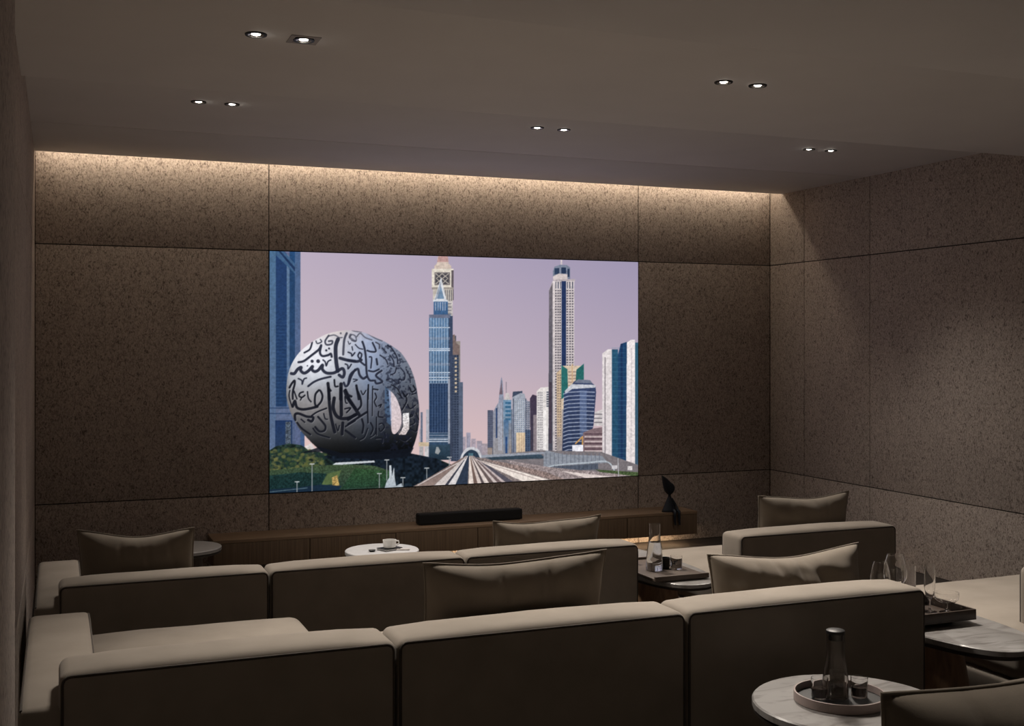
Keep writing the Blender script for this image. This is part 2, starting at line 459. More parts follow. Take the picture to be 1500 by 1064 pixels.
def region(pts):
    x = [p[0] for p in pts]; y = [p[1] for p in pts]
    a, b = max(0, int((min(x) - X0) * SS) - 1), min(cw, int((max(x) - X0) * SS) + 2)
    c, d = max(0, int((min(y) - Y0) * SS) - 1), min(ch, int((max(y) - Y0) * SS) + 2)
    return slice(c, max(c, d)), slice(a, max(a, b))
def inside(pts, sl):
    gx, gy = PXX[sl], PYY[sl]; m = np.zeros(gx.shape, bool); n = len(pts)
    for i in range(n):
        (ax, ay), (bx, by) = pts[i], pts[(i + 1) % n]
        if ay == by: continue
        cond = (ay > gy) != (by > gy)
        m ^= cond & (gx < (bx - ax) * (gy - ay) / (by - ay) + ax)
    return m
def poly(pts, c, c2=None, alpha=1.0, noise=0.0, nz=None):
    """Fill a polygon; c2 gives a vertical gradient, noise mottles it."""
    sl = region(pts); m = inside(pts, sl)[..., None]
    gy = PYY[sl]; ys_ = [p[1] for p in pts]
    if c2 is not None:
        t = np.clip((gy - min(ys_)) / max(1e-6, max(ys_) - min(ys_)), 0, 1)[..., None]
        f = np.array(c) * (1 - t) + np.array(c2) * t
    else: f = np.ones(gy.shape + (3,)) * np.array(c, float)
    if noise: f = f * (1 + noise * ((N4 if nz is None else nz)[sl][..., None] - .5) * 2)
    a = m * alpha
    C[sl] = C[sl] * (1 - a) + f * a
def rect(x0, y0, x1, y1, c, c2=None, **k): poly([(x0, y0), (x1, y0), (x1, y1), (x0, y1)], c, c2, **k)
def stroke(pts, w, c, alpha=1.0, mask=None):
    pts = [tuple(p) for p in pts]; pad = w
    box = [(min(p[0] for p in pts) - pad, min(p[1] for p in pts) - pad), (max(p[0] for p in pts) + pad, max(p[1] for p in pts) + pad)]
    sl = region(box); gx, gy = PXX[sl], PYY[sl]
    dmin = np.full(gx.shape, 1e9)
    for (ax, ay), (bx, by) in zip(pts[:-1], pts[1:]):
        dx, dy = bx - ax, by - ay; L = dx * dx + dy * dy + 1e-9
        t = np.clip(((gx - ax) * dx + (gy - ay) * dy) / L, 0, 1)
        dmin = np.minimum(dmin, np.hypot(gx - ax - t * dx, gy - ay - t * dy))
    a = (np.clip((w / 2 - dmin) * SS + .5, 0, 1) * alpha)
    if mask is not None: a = a * mask[sl]
    a = a[..., None]
    C[sl] = C[sl] * (1 - a) + np.array(c, float) * a
def curve(pts, n=8):
    """Catmull-Rom through the points."""
    P = [pts[0]] + list(pts) + [pts[-1]]; out = []
    for i in range(1, len(P) - 2):
        for k in range(n):
            t = k / n; r = []
            for a in range(2):
                p0, p1, p2, p3 = (P[i + o][a] for o in (-1, 0, 1, 2))
                r.append(.5 * (2 * p1 + (p2 - p0) * t + (2 * p0 - 5 * p1 + 4 * p2 - p3) * t * t + (3 * p1 - p0 - 3 * p2 + p3) * t ** 3))
            out.append(tuple(r))
    return out + [pts[-1]]
def facade(x0, y0, x1, y1, nx, ny, base, win, fw=.6, fh=.6, shade=None):
    """A tower front: wall colour with a grid of windows."""
    rect(x0, y0, x1, y1, base, shade)
    dx, dy = (x1 - x0) / nx, (y1 - y0) / ny
    sl = region([(x0, y0), (x1, y1)])
    gx = (PXX[sl] - x0) / dx % 1; gy = (PYY[sl] - y0) / dy % 1
    inb = (PXX[sl] > x0) & (PXX[sl] < x1) & (PYY[sl] > y0) & (PYY[sl] < y1)
    m = (inb & (abs(gx - .5) < fw / 2) & (abs(gy - .5) < fh / 2))[..., None] * .9
    C[sl] = C[sl] * (1 - m) + np.array(win, float) * m
def vlines(xs, y0, y1, w, c, alpha=1.0):
    for x in xs: rect(x - w / 2, y0, x + w / 2, y1, c, alpha=alpha)
def hlines(ys_, x0, x1, w, c, alpha=1.0):
    for y in ys_: rect(x0, y - w / 2, x1, y + w / 2, c, alpha=alpha)

SKY = C.copy()
# far haze skyline
for x, y, w, c in [(676, 640, 6, (160, 150, 165)), (683, 634, 6, (150, 146, 165)), (690, 643, 7, (166, 152, 165)), (698, 646, 8, (158, 148, 162)), (706, 650, 8, (164, 150, 160)), (614, 628, 5, (175, 165, 175))]:
    rect(x, y, x + w, 672, c)
# blue glass tower at the left edge
rect(388, 360, 440, 665, (72, 100, 138), (78, 92, 128))
rect(388, 360, 404, 665, (70, 108, 146), (84, 104, 140))
rect(404, 360, 420, 600, (34, 62, 112), (30, 58, 100)); rect(420, 360, 424, 600, (92, 122, 158), (74, 100, 138))
rect(424, 360, 432, 600, (32, 66, 110), (38, 66, 106))
for k in range(26): rect(404, 470 + k * 5, 420, 471 + k * 5, (50, 84, 130), alpha=.5)
poly([(404, 362), (410, 362), (433, 388), (433, 402), (404, 374)], (60, 96, 138)); poly([(406, 366), (410, 367), (432, 392), (432, 398)], (30, 52, 92))
poly([(408, 360), (424, 360), (424, 376)], (98, 104, 140)); poly([(424, 360), (432, 360), (432, 384), (424, 377)], (34, 74, 122))
rect(432, 360, 440, 665, (70, 98, 140), (86, 98, 136))
rect(404, 596, 432, 616, (88, 104, 140)); hlines([598, 606], 394, 434, 2, (52, 74, 112))
rect(403, 616, 428, 664, (28, 52, 98), (40, 60, 92)); rect(418, 618, 426, 662, (72, 84, 100), noise=.4)
rect(440, 632, 446, 664, (58, 84, 128))
# second strip of blue glass seen through the ring
def torus_body():
    out = curve([(507, 483.5), (480, 489), (456, 502), (438, 517), (426, 536), (420.5, 557), (419.5, 580), (424, 600), (430, 614), (438, 628), (449, 641), (462, 654), (480, 668), (500, 678),
                 (560, 678), (592, 670), (603, 659), (610, 640), (613.5, 620), (614, 600), (612.5, 585), (608.5, 561), (601, 539), (588, 518), (573, 506.5), (560, 499), (546, 493), (530, 486.5), (507, 483.5)], 6)
    hole = curve([(569, 571), (576, 577), (582, 587), (586.5, 600), (588, 612), (587, 624), (583, 632), (578, 636), (574, 633), (572.5, 620), (571, 600), (569, 571)], 6)
    return out, hole
body, hole = torus_body()
full = (slice(0, ch), slice(0, cw))
bm_ = inside(body, full); hm_ = inside(hole, full)
ring_mask = bm_ & ~hm_
rx_ = (PXX - 505) / 90; ry_ = (PYY - 580) / 96
base = np.interp(PYY, [484, 500, 525, 550, 580, 610, 632, 650, 664, 676], [208, 218, 212, 186, 146, 108, 68, 34, 18, 12])
base = base * np.interp(PXX, [419, 428, 455, 500, 545, 565, 600, 614], [.82, 1.02, 1.06, .92, .80, .66, .58, .66])
base = base + 26 * np.exp(-(((PXX - 468) / 26) ** 2 + ((PYY - 538) / 22) ** 2))
warm = np.interp(PYY, [484, 500, 560, 600, 640], [.10, .02, -.02, .05, -.02])
blue = np.interp(PXX, [419, 500, 540, 570, 614], [0, .02, .13, .13, .08])
tor = np.stack([base * (1 + warm - blue * .9), base * (1 - blue * .2 + warm * .2), base * (1.03 + blue - warm * .4)], -1) * (1 + .06 * (N9[..., None] - .5))
C = np.where(ring_mask[..., None], tor, C)
C = np.where((hm_ & bm_)[..., None], lerp3((206, 192, 200), (216, 194, 196), np.clip((PYY - 570) / 66, 0, 1)), C)
poly([(564, 566), (569.5, 571), (572.5, 600), (573, 625), (566, 618), (563, 600)], (66, 96, 134), alpha=.75)
poly([(569, 571), (572, 573), (573.2, 610), (572.4, 620)], (140, 156, 190))
poly([(590, 606), (599, 605), (599.5, 628), (594, 637), (584, 637), (590, 626)], (226, 224, 226), (196, 180, 178))
stroke([(583, 636), (588, 625), (590, 610)], 1.2, (120, 112, 124))
# script on the building, relief strokes
AO, BO, CO, DO = (410, 475), (510, 475), (410, 570), (510, 570)
S = []
def s_(o, w, *p): S.append((w / 9.67, [(o[0] + a / 9.67, o[1] + b / 9.67) for a, b in p]))
s_(AO, 52, (822, 215), (792, 300), (788, 420), (800, 560), (818, 665))
s_(AO, 40, (160, 700), (205, 700), (250, 640), (300, 612), (292, 655), (340, 695), (400, 665), (460, 600), (450, 640), (490, 672), (545, 650), (602, 580), (600, 640), (660, 692), (760, 692), (830, 655), (888, 630), (912, 690), (890, 752), (838, 722))
s_(AO, 30, (262, 540), (340, 522), (450, 440), (550, 360), (584, 300), (566, 400), (600, 452), (680, 440), (720, 420), (732, 462))
s_(AO, 24, (345, 405), (420, 360), (448, 290), (455, 255))
s_(AO, 18, (510, 240), (530, 275), (590, 250), (572, 218)); s_(AO, 24, (690, 162), (640, 240), (660, 292), (730, 282), (742, 240), (690, 242)); s_(AO, 18, (690, 170), (770, 155), (840, 190), (880, 190))
s_(AO, 30, (945, 130), (910, 230), (895, 430)); s_(AO, 42, (850, 482), (950, 510), (1064, 527))
for v in ([(610, 508), (640, 535), (655, 592), (680, 530), (720, 508)], [(925, 565), (960, 585), (965, 635), (1010, 570)], [(965, 398), (1010, 418), (1020, 452), (1060, 405)], [(260, 772), (310, 800), (315, 852), (340, 780), (375, 765)]): s_(AO, 20, *v)
for x, y, r in [(540, 525, 50), (455, 525, 42), (655, 372, 30), (695, 345, 28), (388, 590, 18), (860, 130, 26)]: s_(AO, r, (x, y), (x + 1, y + 1))
s_(AO, 28, (400, 880), (480, 820), (580, 778), (718, 745)); s_(AO, 28, (135, 900), (170, 838), (206, 800), (208, 850), (182, 960), (182, 1060)); s_(AO, 20, (200, 950), (240, 1060))
s_(AO, 42, (680, 840), (690, 930), (700, 1064)); s_(AO, 24, (690, 900), (722, 945)); s_(AO, 48, (865, 850), (862, 1064))
s_(AO, 24, (770, 790), (780, 880), (820, 882)); s_(AO, 30, (1064, 645), (1010, 740), (970, 850), (930, 882), (905, 830)); s_(AO, 34, (930, 930), (965, 1000), (1010, 1025))
s_(AO, 30, (1000, 150), (990, 190), (1040, 230), (1064, 240)); s_(AO, 14, (965, 245), (980, 285), (1000, 270)); s_(AO, 16, (1020, 320), (1030, 370))
s_(CO, 22, (330, 42), (283, 60), (272, 100), (310, 120), (352, 90)); s_(CO, 18, (310, 120), (290, 158)); s_(CO, 20, (390, 40), (402, 130), (440, 182))
s_(CO, 28, (550, 18), (502, 80), (495, 200), (522, 242), (582, 180), (602, 100), (575, 30), (550, 18)); s_(CO, 36, (530, 250), (430, 276), (320, 290), (240, 262), (212, 170), (180, 250))
s_(CO, 42, (690, 0), (700, 200), (725, 400), (775, 610)); s_(CO, 46, (865, 0), (870, 370)); s_(CO, 46, (768, 130), (755, 270), (800, 380), (880, 420), (980, 410), (1075, 365))
s_(CO, 22, (450, 378), (530, 325), (660, 273)); s_(CO, 34, (215, 440), (215, 362), (270, 350), (380, 392), (470, 402), (450, 460), (400, 440)); s_(CO, 28, (540, 395), (600, 465), (645, 530), (630, 590), (560, 602), (500, 540))
s_(CO, 46, (920, 30), (960, 130), (1064, 275)); s_(CO, 24, (1064, 450), (930, 532)); s_(CO, 40, (890, 480), (880, 640)); s_(CO, 20, (920, 110), (930, 190), (952, 202)); s_(CO, 22, (920, 282), (1000, 270), (945, 335))
s_(CO, 26, (245, 480), (310, 560), (430, 645)); s_(CO, 18, (620, 350), (640, 420), (672, 430)); s_(CO, 18, (790, 500), (820, 592), (842, 520)); s_(CO, 20, (300, 430), (350, 472)); s_(CO, 30, (930, 590), (1064, 690))
s_(CO, 18, (140, 20), (130, 110), (170, 250)); s_(CO, 22, (470, 560), (540, 640), (700, 690))
s_(BO, 18, (15, 190), (50, 150), (100, 170), (112, 240), (50, 232)); s_(BO, 18, (120, 180), (170, 130), (240, 190), (335, 225)); s_(BO, 28, (200, 250), (230, 340), (250, 480), (262, 700), (300, 792), (355, 800))
s_(BO, 24, (270, 375), (330, 392), (392, 380), (345, 265)); s_(BO, 22, (160, 400), (138, 450), (170, 492), (190, 430), (160, 400)); s_(BO, 38, (0, 515), (120, 530), (185, 508)); s_(BO, 26, (180, 540), (232, 580))
s_(BO, 32, (0, 850), (30, 720), (105, 650), (140, 640), (160, 720), (210, 772), (255, 748)); s_(BO, 16, (70, 780), (130, 790), (80, 815)); s_(BO, 24, (290, 660), (360, 672), (435, 640)); s_(BO, 20, (300, 465), (332, 480), (320, 622))
s_(BO, 28, (400, 495), (412, 572)); s_(BO, 28, (472, 660), (392, 730), (482, 812), (402, 842), (378, 800)); s_(BO, 32, (115, 870), (150, 1064)); s_(BO, 22, (285, 860), (280, 1064)); s_(BO, 14, (345, 880), (345, 1064)); s_(BO, 16, (180, 945), (210, 1000), (250, 940))
s_(BO, 20, (390, 258), (440, 290), (440, 345)); s_(BO, 18, (450, 440), (530, 500), (562, 570)); s_(BO, 16, (480, 340), (540, 400)); s_(BO, 18, (590, 440), (640, 520), (650, 600)); s_(BO, 20, (560, 300), (620, 350), (690, 470), (700, 560))
s_(BO, 18, (600, 720), (660, 690), (680, 620)); s_(BO, 16, (540, 790), (620, 780), (700, 850), (720, 790)); s_(BO, 18, (740, 620), (800, 700), (790, 790), (720, 780)); s_(BO, 20, (870, 900), (900, 960), (950, 930), (920, 870)); s_(BO, 18, (770, 960), (800, 1030), (840, 990)); s_(BO, 16, (610, 860), (700, 920), (760, 1050))
s_(BO, 16, (100, 290), (150, 340), (205, 355)); s_(BO, 16, (20, 70), (90, 100), (190, 110)); s_(BO, 16, (270, 130), (380, 200), (480, 240)); s_(BO, 20, (360, 920), (420, 930)); s_(BO, 16, (820, 640), (870, 740), (880, 830))
s_(DO, 46, (0, 130), (60, 220), (152, 362)); s_(DO, 46, (0, 430), (95, 368)); s_(DO, 30, (0, 500), (120, 420), (260, 330)); s_(DO, 28, (120, 0), (170, 120), (182, 230), (140, 292)); s_(DO, 22, (280, 0), (275, 250), (280, 480)); s_(DO, 15, (345, 0), (340, 380))
s_(DO, 28, (195, 430), (216, 520), (200, 622)); s_(DO, 22, (318, 480), (352, 560), (320, 642)); s_(DO, 18, (275, 560), (230, 680), (165, 722)); s_(DO, 18, (440, 500), (482, 488), (512, 540), (460, 602), (438, 560)); s_(DO, 18, (400, 400), (400, 650)); s_(DO, 20, (430, 320), (430, 390), (492, 402))
s_(DO, 18, (380, 60), (400, 120), (370, 180), (400, 250)); s_(DO, 18, (430, 240), (470, 220), (450, 260)); s_(DO, 16, (520, 620), (530, 680)); s_(DO, 20, (390, 700), (480, 700), (480, 760)); s_(DO, 14, (310, 690), (380, 640), (390, 560)); s_(DO, 18, (840, 220), (880, 280), (950, 230)); s_(DO, 20, (780, 60), (830, 160), (760, 300)); s_(DO, 20, (870, 400), (910, 380), (890, 360), (870, 400)); s_(DO, 16, (870, 520), (940, 480), (930, 430)); s_(DO, 18, (870, 560), (960, 600), (980, 520)); s_(DO, 18, (960, 340), (1000, 440)); s_(DO, 14, (720, 700), (800, 740), (880, 680)); s_(DO, 14, (800, 380), (830, 376)); s_(DO, 14, (805, 500), (825, 480)); s_(DO, 16, (640, 700), (680, 740)); s_(DO, 14, (700, 60), (770, 130)); s_(DO, 16, (900, 80), (960, 60))
mk = ring_mask.astype(float)
for w, p in S:
    q = curve(p, 5) if len(p) > 2 else p
    stroke([(a + .75, b + .85) for a, b in q], w * .96, (205, 205, 212), alpha=.30, mask=mk)
for w, p in S:
    q = curve(p, 5) if len(p) > 2 else p
    yv = np.mean([b for a, b in q])
    stroke(q, w * 1.08, (66, 68, 84) if yv < 508 else ((34, 38, 56) if yv < 560 else (20, 22, 32)), alpha=.92 if yv > 500 else .72, mask=mk)
arm_m = (ring_mask & (PXX > 556))
blot = np.clip((N9 * .6 + smooth_noise(6) * .4 - .52) * 9, 0, 1) * np.clip((PXX - 552) / 14, 0, 1) * .62
C = np.where(arm_m[..., None] & (base < 215)[..., None], C * (1 - blot[..., None]) + np.array((26, 30, 48)) * blot[..., None], C)
poly([(590, 606), (599, 605), (599.5, 628), (594, 637), (584, 637), (590, 626)], (226, 224, 226), (196, 180, 178), noise=.25)
# central pair of towers
rect(660, 492, 668, 676, (70, 80, 100), (66, 80, 104)); rect(666, 500, 674, 676, (150, 138, 130), (78, 92, 116)); rect(672, 560, 678, 676, (84, 96, 120), (80, 92, 116))
poly([(660, 492), (666, 490), (668, 503), (673, 506), (673, 520), (660, 520)], (124, 104, 100))
facade(661, 520, 672, 676, 3, 42, (66, 78, 102), (40, 50, 72))
for k in range(9): rect(666, 524 + k * 6, 669, 527 + k * 6, (196, 176, 150))
poly([(641, 376), (656, 376), (657, 386), (661, 390), (661, 396), (636, 396), (636, 390), (640, 386)], (206, 186, 172)); poly([(643, 372), (655, 372), (657, 384), (640, 384)], (190, 146, 142))
rect(632.5, 394, 664, 424, (222, 212, 196)); rect(661, 396, 664.5, 440, (96, 86, 92)); rect(636.5, 399, 659, 418, (120, 112, 112)); rect(638, 401, 657, 416, (70, 68, 76))
for a, b in (((638, 401), (657, 416)), ((657, 401), (638, 416))): stroke([a, b], 1.3, (176, 166, 156))
stroke([(647.5, 401), (639, 408), (647.5, 416), (656, 408), (647.5, 401)], 1.2, (176, 166, 156))
rect(632.5, 421, 664, 424, (156, 146, 138)); rect(634, 424, 663, 442, (196, 186, 174)); vlines([652, 655, 658, 661], 425, 442, 1.4, (92, 90, 98))
rect(655, 441, 663, 490, (202, 194, 188), (150, 144, 150)); hlines([445, 450, 455, 460], 656, 661, 1.6, (110, 108, 118))
poly([(646, 406), (654, 441), (635.5, 441)], (214, 216, 222)); poly([(646, 420), (650.5, 438), (640, 438)], (110, 140, 172)); poly([(646, 420), (640, 438), (636.5, 440), (645, 412)], (150, 160, 178))
rect(634.5, 439.5, 655.5, 442.5, (210, 214, 222)); rect(635, 442, 656, 462, (74, 108, 152), (52, 92, 140)); vlines([638, 641.5, 645, 648.5, 652], 443, 455, 1, (164, 178, 200))
rect(628.5, 461, 660, 672, (86, 124, 166), (44, 68, 96)); rect(657, 463, 663, 672, (56, 70, 100), (56, 66, 88))
rect(628.5, 461, 659, 466, (104, 112, 138)); hlines([480, 511, 513.5, 546, 553, 557, 644, 647], 628.5, 659, 1.5, (196, 206, 220)); hlines([496, 534], 628.5, 659, 4, (120, 128, 150), .6); hlines([549, 562, 634, 638, 642], 628.5, 659, 1.2, (140, 150, 172), .8)
vlines([631, 635, 639, 643, 647, 651, 655], 466, 562, 1.1, (160, 182, 208), .75)
rect(629.5, 562, 656, 634, (36, 58, 94), (34, 54, 88)); vlines([633, 637, 641, 645, 649, 653], 562, 634, .8, (96, 120, 156), .7); hlines([566 + 4 * k for k in range(17)], 630, 656, .6, (58, 82, 118), .6)
rect(656, 555, 659, 650, (150, 156, 172)); rect(628, 652, 659, 674, (48, 72, 92), (30, 48, 64)); poly([(639, 655), (642, 655), (645, 661), (642, 666), (637, 664)], (178, 178, 176), alpha=.8)
rect(616, 604, 619, 650, (96, 106, 130)); rect(624, 600, 628, 674, (172, 172, 184)); rect(613, 648, 628, 654, (200, 178, 146)); rect(615, 654, 620, 672, (168, 164, 166)); rect(622, 654, 627, 674, (200, 196, 198))
# row of towers right of the tracks
facade(714, 601, 722, 668, 4, 24, (92, 98, 120), (66, 72, 96)); rect(714, 656, 721, 668, (148, 132, 124))
poly([(722, 668), (722, 604), (726, 596), (730, 590), (733, 559), (734.5, 552), (736, 560), (738, 590), (738, 668)], (128, 138, 166), (150, 146, 150)); poly([(731, 578), (734.5, 558), (736, 578)], (110, 92, 104)); rect(726, 598, 728.5, 642, (44, 66, 110)); vlines([731, 734], 590, 660, 1, (176, 182, 200))
stroke([(741.3, 560), (741.3, 580)], 1, (130, 120, 136)); poly([(738, 588), (741, 576), (745, 576), (748, 588)], (196, 188, 188)); rect(737, 586, 749, 668, (110, 146, 178), (130, 134, 146))
for k in range(5): rect(740, 589 + 6 * k, 748, 592 + 6 * k, (48, 100, 140))
rect(738, 615, 745, 668, (70, 108, 150), (140, 140, 150)); rect(740, 640, 743, 668, (40, 74, 128)); rect(745, 620, 752, 668, (120, 132, 152), (150, 136, 128)); rect(749, 600, 754, 668, (84, 92, 112))
poly([(751, 574), (765, 573), (765, 577), (760, 580), (754, 586), (750, 586)], (60, 72, 96)); poly([(750, 582), (762, 576), (768, 577), (770, 585), (776, 590), (776, 668), (750, 668)], (156, 162, 176), (120, 128, 150))
facade(753, 586, 768, 634, 5, 16, (178, 182, 192), (108, 126, 152), .55, .6); vlines([752, 770], 584, 668, 1.6, (70, 80, 104)); facade(770, 588, 776, 668, 2, 26, (148, 150, 164), (66, 76, 102))
rect(756, 634, 769, 668, (226, 200, 160), (206, 180, 150)); vlines([760, 764, 767], 635, 668, .8, (170, 140, 116)); facade(769, 630, 779, 668, 3, 12, (70, 88, 116), (42, 58, 88))
poly([(776, 584), (780, 578), (786, 580), (786, 668), (777, 668)], (66, 54, 76), (64, 60, 76)); rect(781, 608, 786, 668, (136, 122, 130))
poly([(786, 573), (792, 568), (804, 567), (805, 668), (786, 668)], (226, 218, 214), (206, 200, 200)); facade(787, 574, 795, 668, 3, 26, (216, 210, 208), (126, 120, 130), .6, .55); facade(800, 573, 804.5, 597, 1, 7, (200, 196, 198), (60, 66, 86), .9, .5); rect(796, 600, 800, 660, (238, 232, 230))
# tall gridded tower
rect(821, 379, 823.5, 390, (216, 202, 204)); poly([(809.5, 398), (812, 391), (820, 388), (830, 388.5), (835, 392), (835, 409), (810, 409)], (120, 130, 152)); rect(812, 393, 819, 402, (44, 62, 92)); rect(822, 392, 829, 401, (36, 54, 86)); rect(831, 394, 834, 406, (42, 58, 88)); poly([(810, 405), (818, 401), (831, 402), (831, 410), (810, 410)], (206, 192, 190))
poly([(810, 410), (842, 409), (842, 413), (811, 413), (805, 427), (804, 425)], (176, 164, 168)); poly([(804, 426), (810, 413), (812, 413), (810, 668), (803, 668)], (112, 104, 112), (70, 72, 88))
rect(809.5, 412, 841, 668, (214, 202, 202), (190, 180, 182)); facade(812.5, 424, 822, 668, 3, 62, (206, 194, 194), (70, 66, 80), .58, .55); facade(829, 424, 840.5, 545, 3, 31, (206, 194, 194), (78, 74, 88), .58, .55); rect(822.5, 412, 829, 545, (34, 52, 96)); vlines([814, 817.5, 821, 831, 834.5, 838.5], 413, 423, 1.6, (80, 84, 104)); rect(822, 540, 842, 668, (170, 160, 160)); rect(804, 560, 808, 650, (70, 60, 74))
poly([(815, 546), (822, 541), (824, 668), (815, 668)], (206, 176, 140), (150, 140, 140)); facade(816, 548, 822, 640, 2, 24, (210, 180, 144), (120, 104, 104))
rect(822, 536, 855, 600, (214, 190, 164)); hlines([545 + 5 * k for k in range(8)], 832, 845, 1.4, (150, 120, 110)); poly([(822, 535), (831, 541), (832, 580), (822, 585)], (36, 108, 106)); poly([(855, 533), (855, 560), (843, 560), (844, 542)], (34, 104, 102)); stroke([(838, 534), (838, 560)], 1.5, (204, 166, 120))
poly([(826, 574), (836, 565), (842, 558), (862, 558), (872, 565), (873, 575), (869, 625), (858, 660), (823, 668)], (52, 66, 106), (40, 52, 84)); poly([(827, 573), (837, 563), (872, 564), (872, 568), (838, 570), (828, 577)], (196, 198, 208)); poly([(841, 561), (846, 556), (864, 557), (868, 562)], (110, 118, 140))
for k in range(17):
    y = 574 + 5.6 * k
    stroke([(825, y + 3.5), (832, y + 1), (849, y), (871 - .3 * k, y + .8)], 1.2, (176, 186, 208), .85)
rect(849, 572, 859, 645, (120, 142, 184), alpha=.45)
# pale and teal slabs at the right edge
poly([(871, 604), (882, 600), (882, 624), (870, 624)], (206, 198, 198)); hlines([607, 613, 619], 870, 882, 1.4, (100, 92, 104))
poly([(854, 634), (868, 628), (882, 626), (882, 668), (852, 668)], (128, 104, 110)); hlines([640, 647, 654, 661], 856, 882, 1.8, (198, 178, 178)); hlines([636, 643, 650, 658], 856, 882, 1.4, (70, 48, 60)); stroke([(843, 650), (853, 640), (853, 668)], 2, (206, 150, 78)); rect(838, 652, 854, 667, (234, 232, 242))
poly([(882, 518), (890, 512), (896, 512), (896, 686), (882, 682)], (226, 216, 216), (214, 204, 206)); stroke([(886, 524), (886, 670)], 1.4, (130, 120, 128)); poly([(896, 512), (905, 512), (905, 684), (896, 686)], (34, 84, 116), (32, 74, 106)); poly([(905, 520), (909, 504), (918, 501), (918, 686), (905, 684)], (28, 66, 110), (30, 62, 98)); rect(909, 504, 912, 685, (26, 50, 92))
poly([(918, 502), (924, 498), (930, 498), (930, 688), (917, 686)], (238, 228, 228), (226, 214, 214)); rect(930, 502, 942, 686, (48, 96, 122), (60, 88, 112)); hlines([510 + 7 * k for k in range(25)], 896, 917, .6, (70, 120, 150), .5); stroke([(925, 510), (924, 680)], .8, (190, 180, 186))
# viaduct walls and ground on the right
poly([(700, 668), (790, 660), (880, 662), (942, 684), (942, 732), (700, 732)], (120, 112, 116)); poly([(704, 668), (790, 664), (800, 672), (720, 674)], (60, 82, 104), (48, 64, 76)); poly([(702, 667), (800, 662), (800, 665), (702, 671)], (150, 156, 170))
poly([(796, 664), (800, 660), (826, 666), (882, 668), (890, 678), (796, 684)], (136, 142, 154)); vlines([800 + 6 * k for k in range(14)], 664, 680, 1, (98, 104, 120), .8)
stroke(curve([(800, 685), (820, 681), (860, 678), (884, 676), (894, 680), (900, 690)]), 1.8, (176, 186, 196)); poly([(806, 684), (876, 679), (876, 688), (820, 690)], (80, 88, 104)); vlines([812 + 6 * k for k in range(11)], 682, 688, .8, (52, 60, 76), .8)
poly([(872, 688), (936, 692), (942, 698), (890, 698)], (70, 88, 52), noise=.3); poly([(740, 674), (800, 684), (900, 694), (942, 700), (942, 716), (820, 716)], (150, 134, 134), noise=.25); poly([(820, 690), (890, 698), (936, 702), (880, 706)], (222, 206, 200)); stroke([(905, 672), (906, 700)], 1, (190, 190, 196)); rect(896, 682, 904, 687, (208, 204, 208)); rect(919, 683, 926, 689, (214, 208, 208))
# trees and lawn
poly([(388, 664), (404, 654), (424, 650), (440, 652), (456, 660), (474, 664), (500, 672), (600, 664), (640, 672), (668, 684), (660, 732), (388, 732)], (34, 52, 46), (22, 34, 40), noise=.5, nz=N9)
poly([(446, 655), (456, 649), (462, 660), (458, 665)], (214, 204, 202))
for k in range(420):
    a, b = rng.uniform(390, 476), rng.uniform(656, 690)
    if b < 656 + abs(a - 425) * .12: continue
    c = [(34, 60, 46), (66, 84, 50), (96, 104, 52), (24, 42, 44), (120, 116, 60)][rng.integers(0, 5)]
    stroke([(a, b), (a + 1, b)], rng.uniform(2, 6.5), c, .5)
poly([(388, 690), (430, 686), (500, 680), (572, 684), (585, 732), (388, 732)], (62, 82, 54), (30, 52, 48), noise=.28, nz=N4); poly([(394, 697), (440, 692), (478, 694), (470, 712), (392, 722)], (26, 52, 50), (20, 44, 46), noise=.3)
poly([(470, 712), (480, 694), (500, 689), (492, 708)], (84, 104, 60)); poly([(486, 700), (494, 696), (497, 712), (492, 718), (487, 712)], (176, 144, 78), noise=.35); poly([(520, 686), (570, 690), (572, 712), (500, 716)], (46, 78, 46), (34, 64, 46), noise=.3)
poly([(388, 718), (440, 714), (470, 710), (500, 712), (488, 732), (388, 732)], (24, 44, 64), (20, 38, 58)); stroke([(394, 721), (450, 715)], 1, (84, 110, 124))
poly([(474, 668), (600, 664), (640, 672), (668, 690), (640, 716), (578, 718), (572, 690), (540, 680), (490, 678)], (20, 28, 40), (22, 34, 44), noise=.4, nz=N9)
poly([(487, 681), (492, 678), (548, 675), (549, 677.5), (500, 681)], (196, 202, 208)); poly([(440, 664), (470, 662), (500, 671), (560, 674), (600, 668), (606, 656), (560, 662), (500, 664), (468, 655)], (18, 22, 32), alpha=.85)
for x, y0, y1 in [(435, 706, 724), (457, 680, 724), (555.5, 694, 718), (566.5, 674, 704), (590, 700, 716), (625, 686, 704), (658, 670, 688)]:
    stroke([(x, y0), (x, y1)], 1.1, (150, 156, 160)); stroke([(x - 3, y0), (x + 3, y0)], 1.2, (196, 200, 200))
poly([(563, 716), (566, 706), (570, 700), (570, 682), (573, 682), (574, 698), (577, 684), (578, 700), (580, 712), (588, 708), (590, 714), (584, 719), (565, 719)], (196, 204, 210), (160, 172, 182))
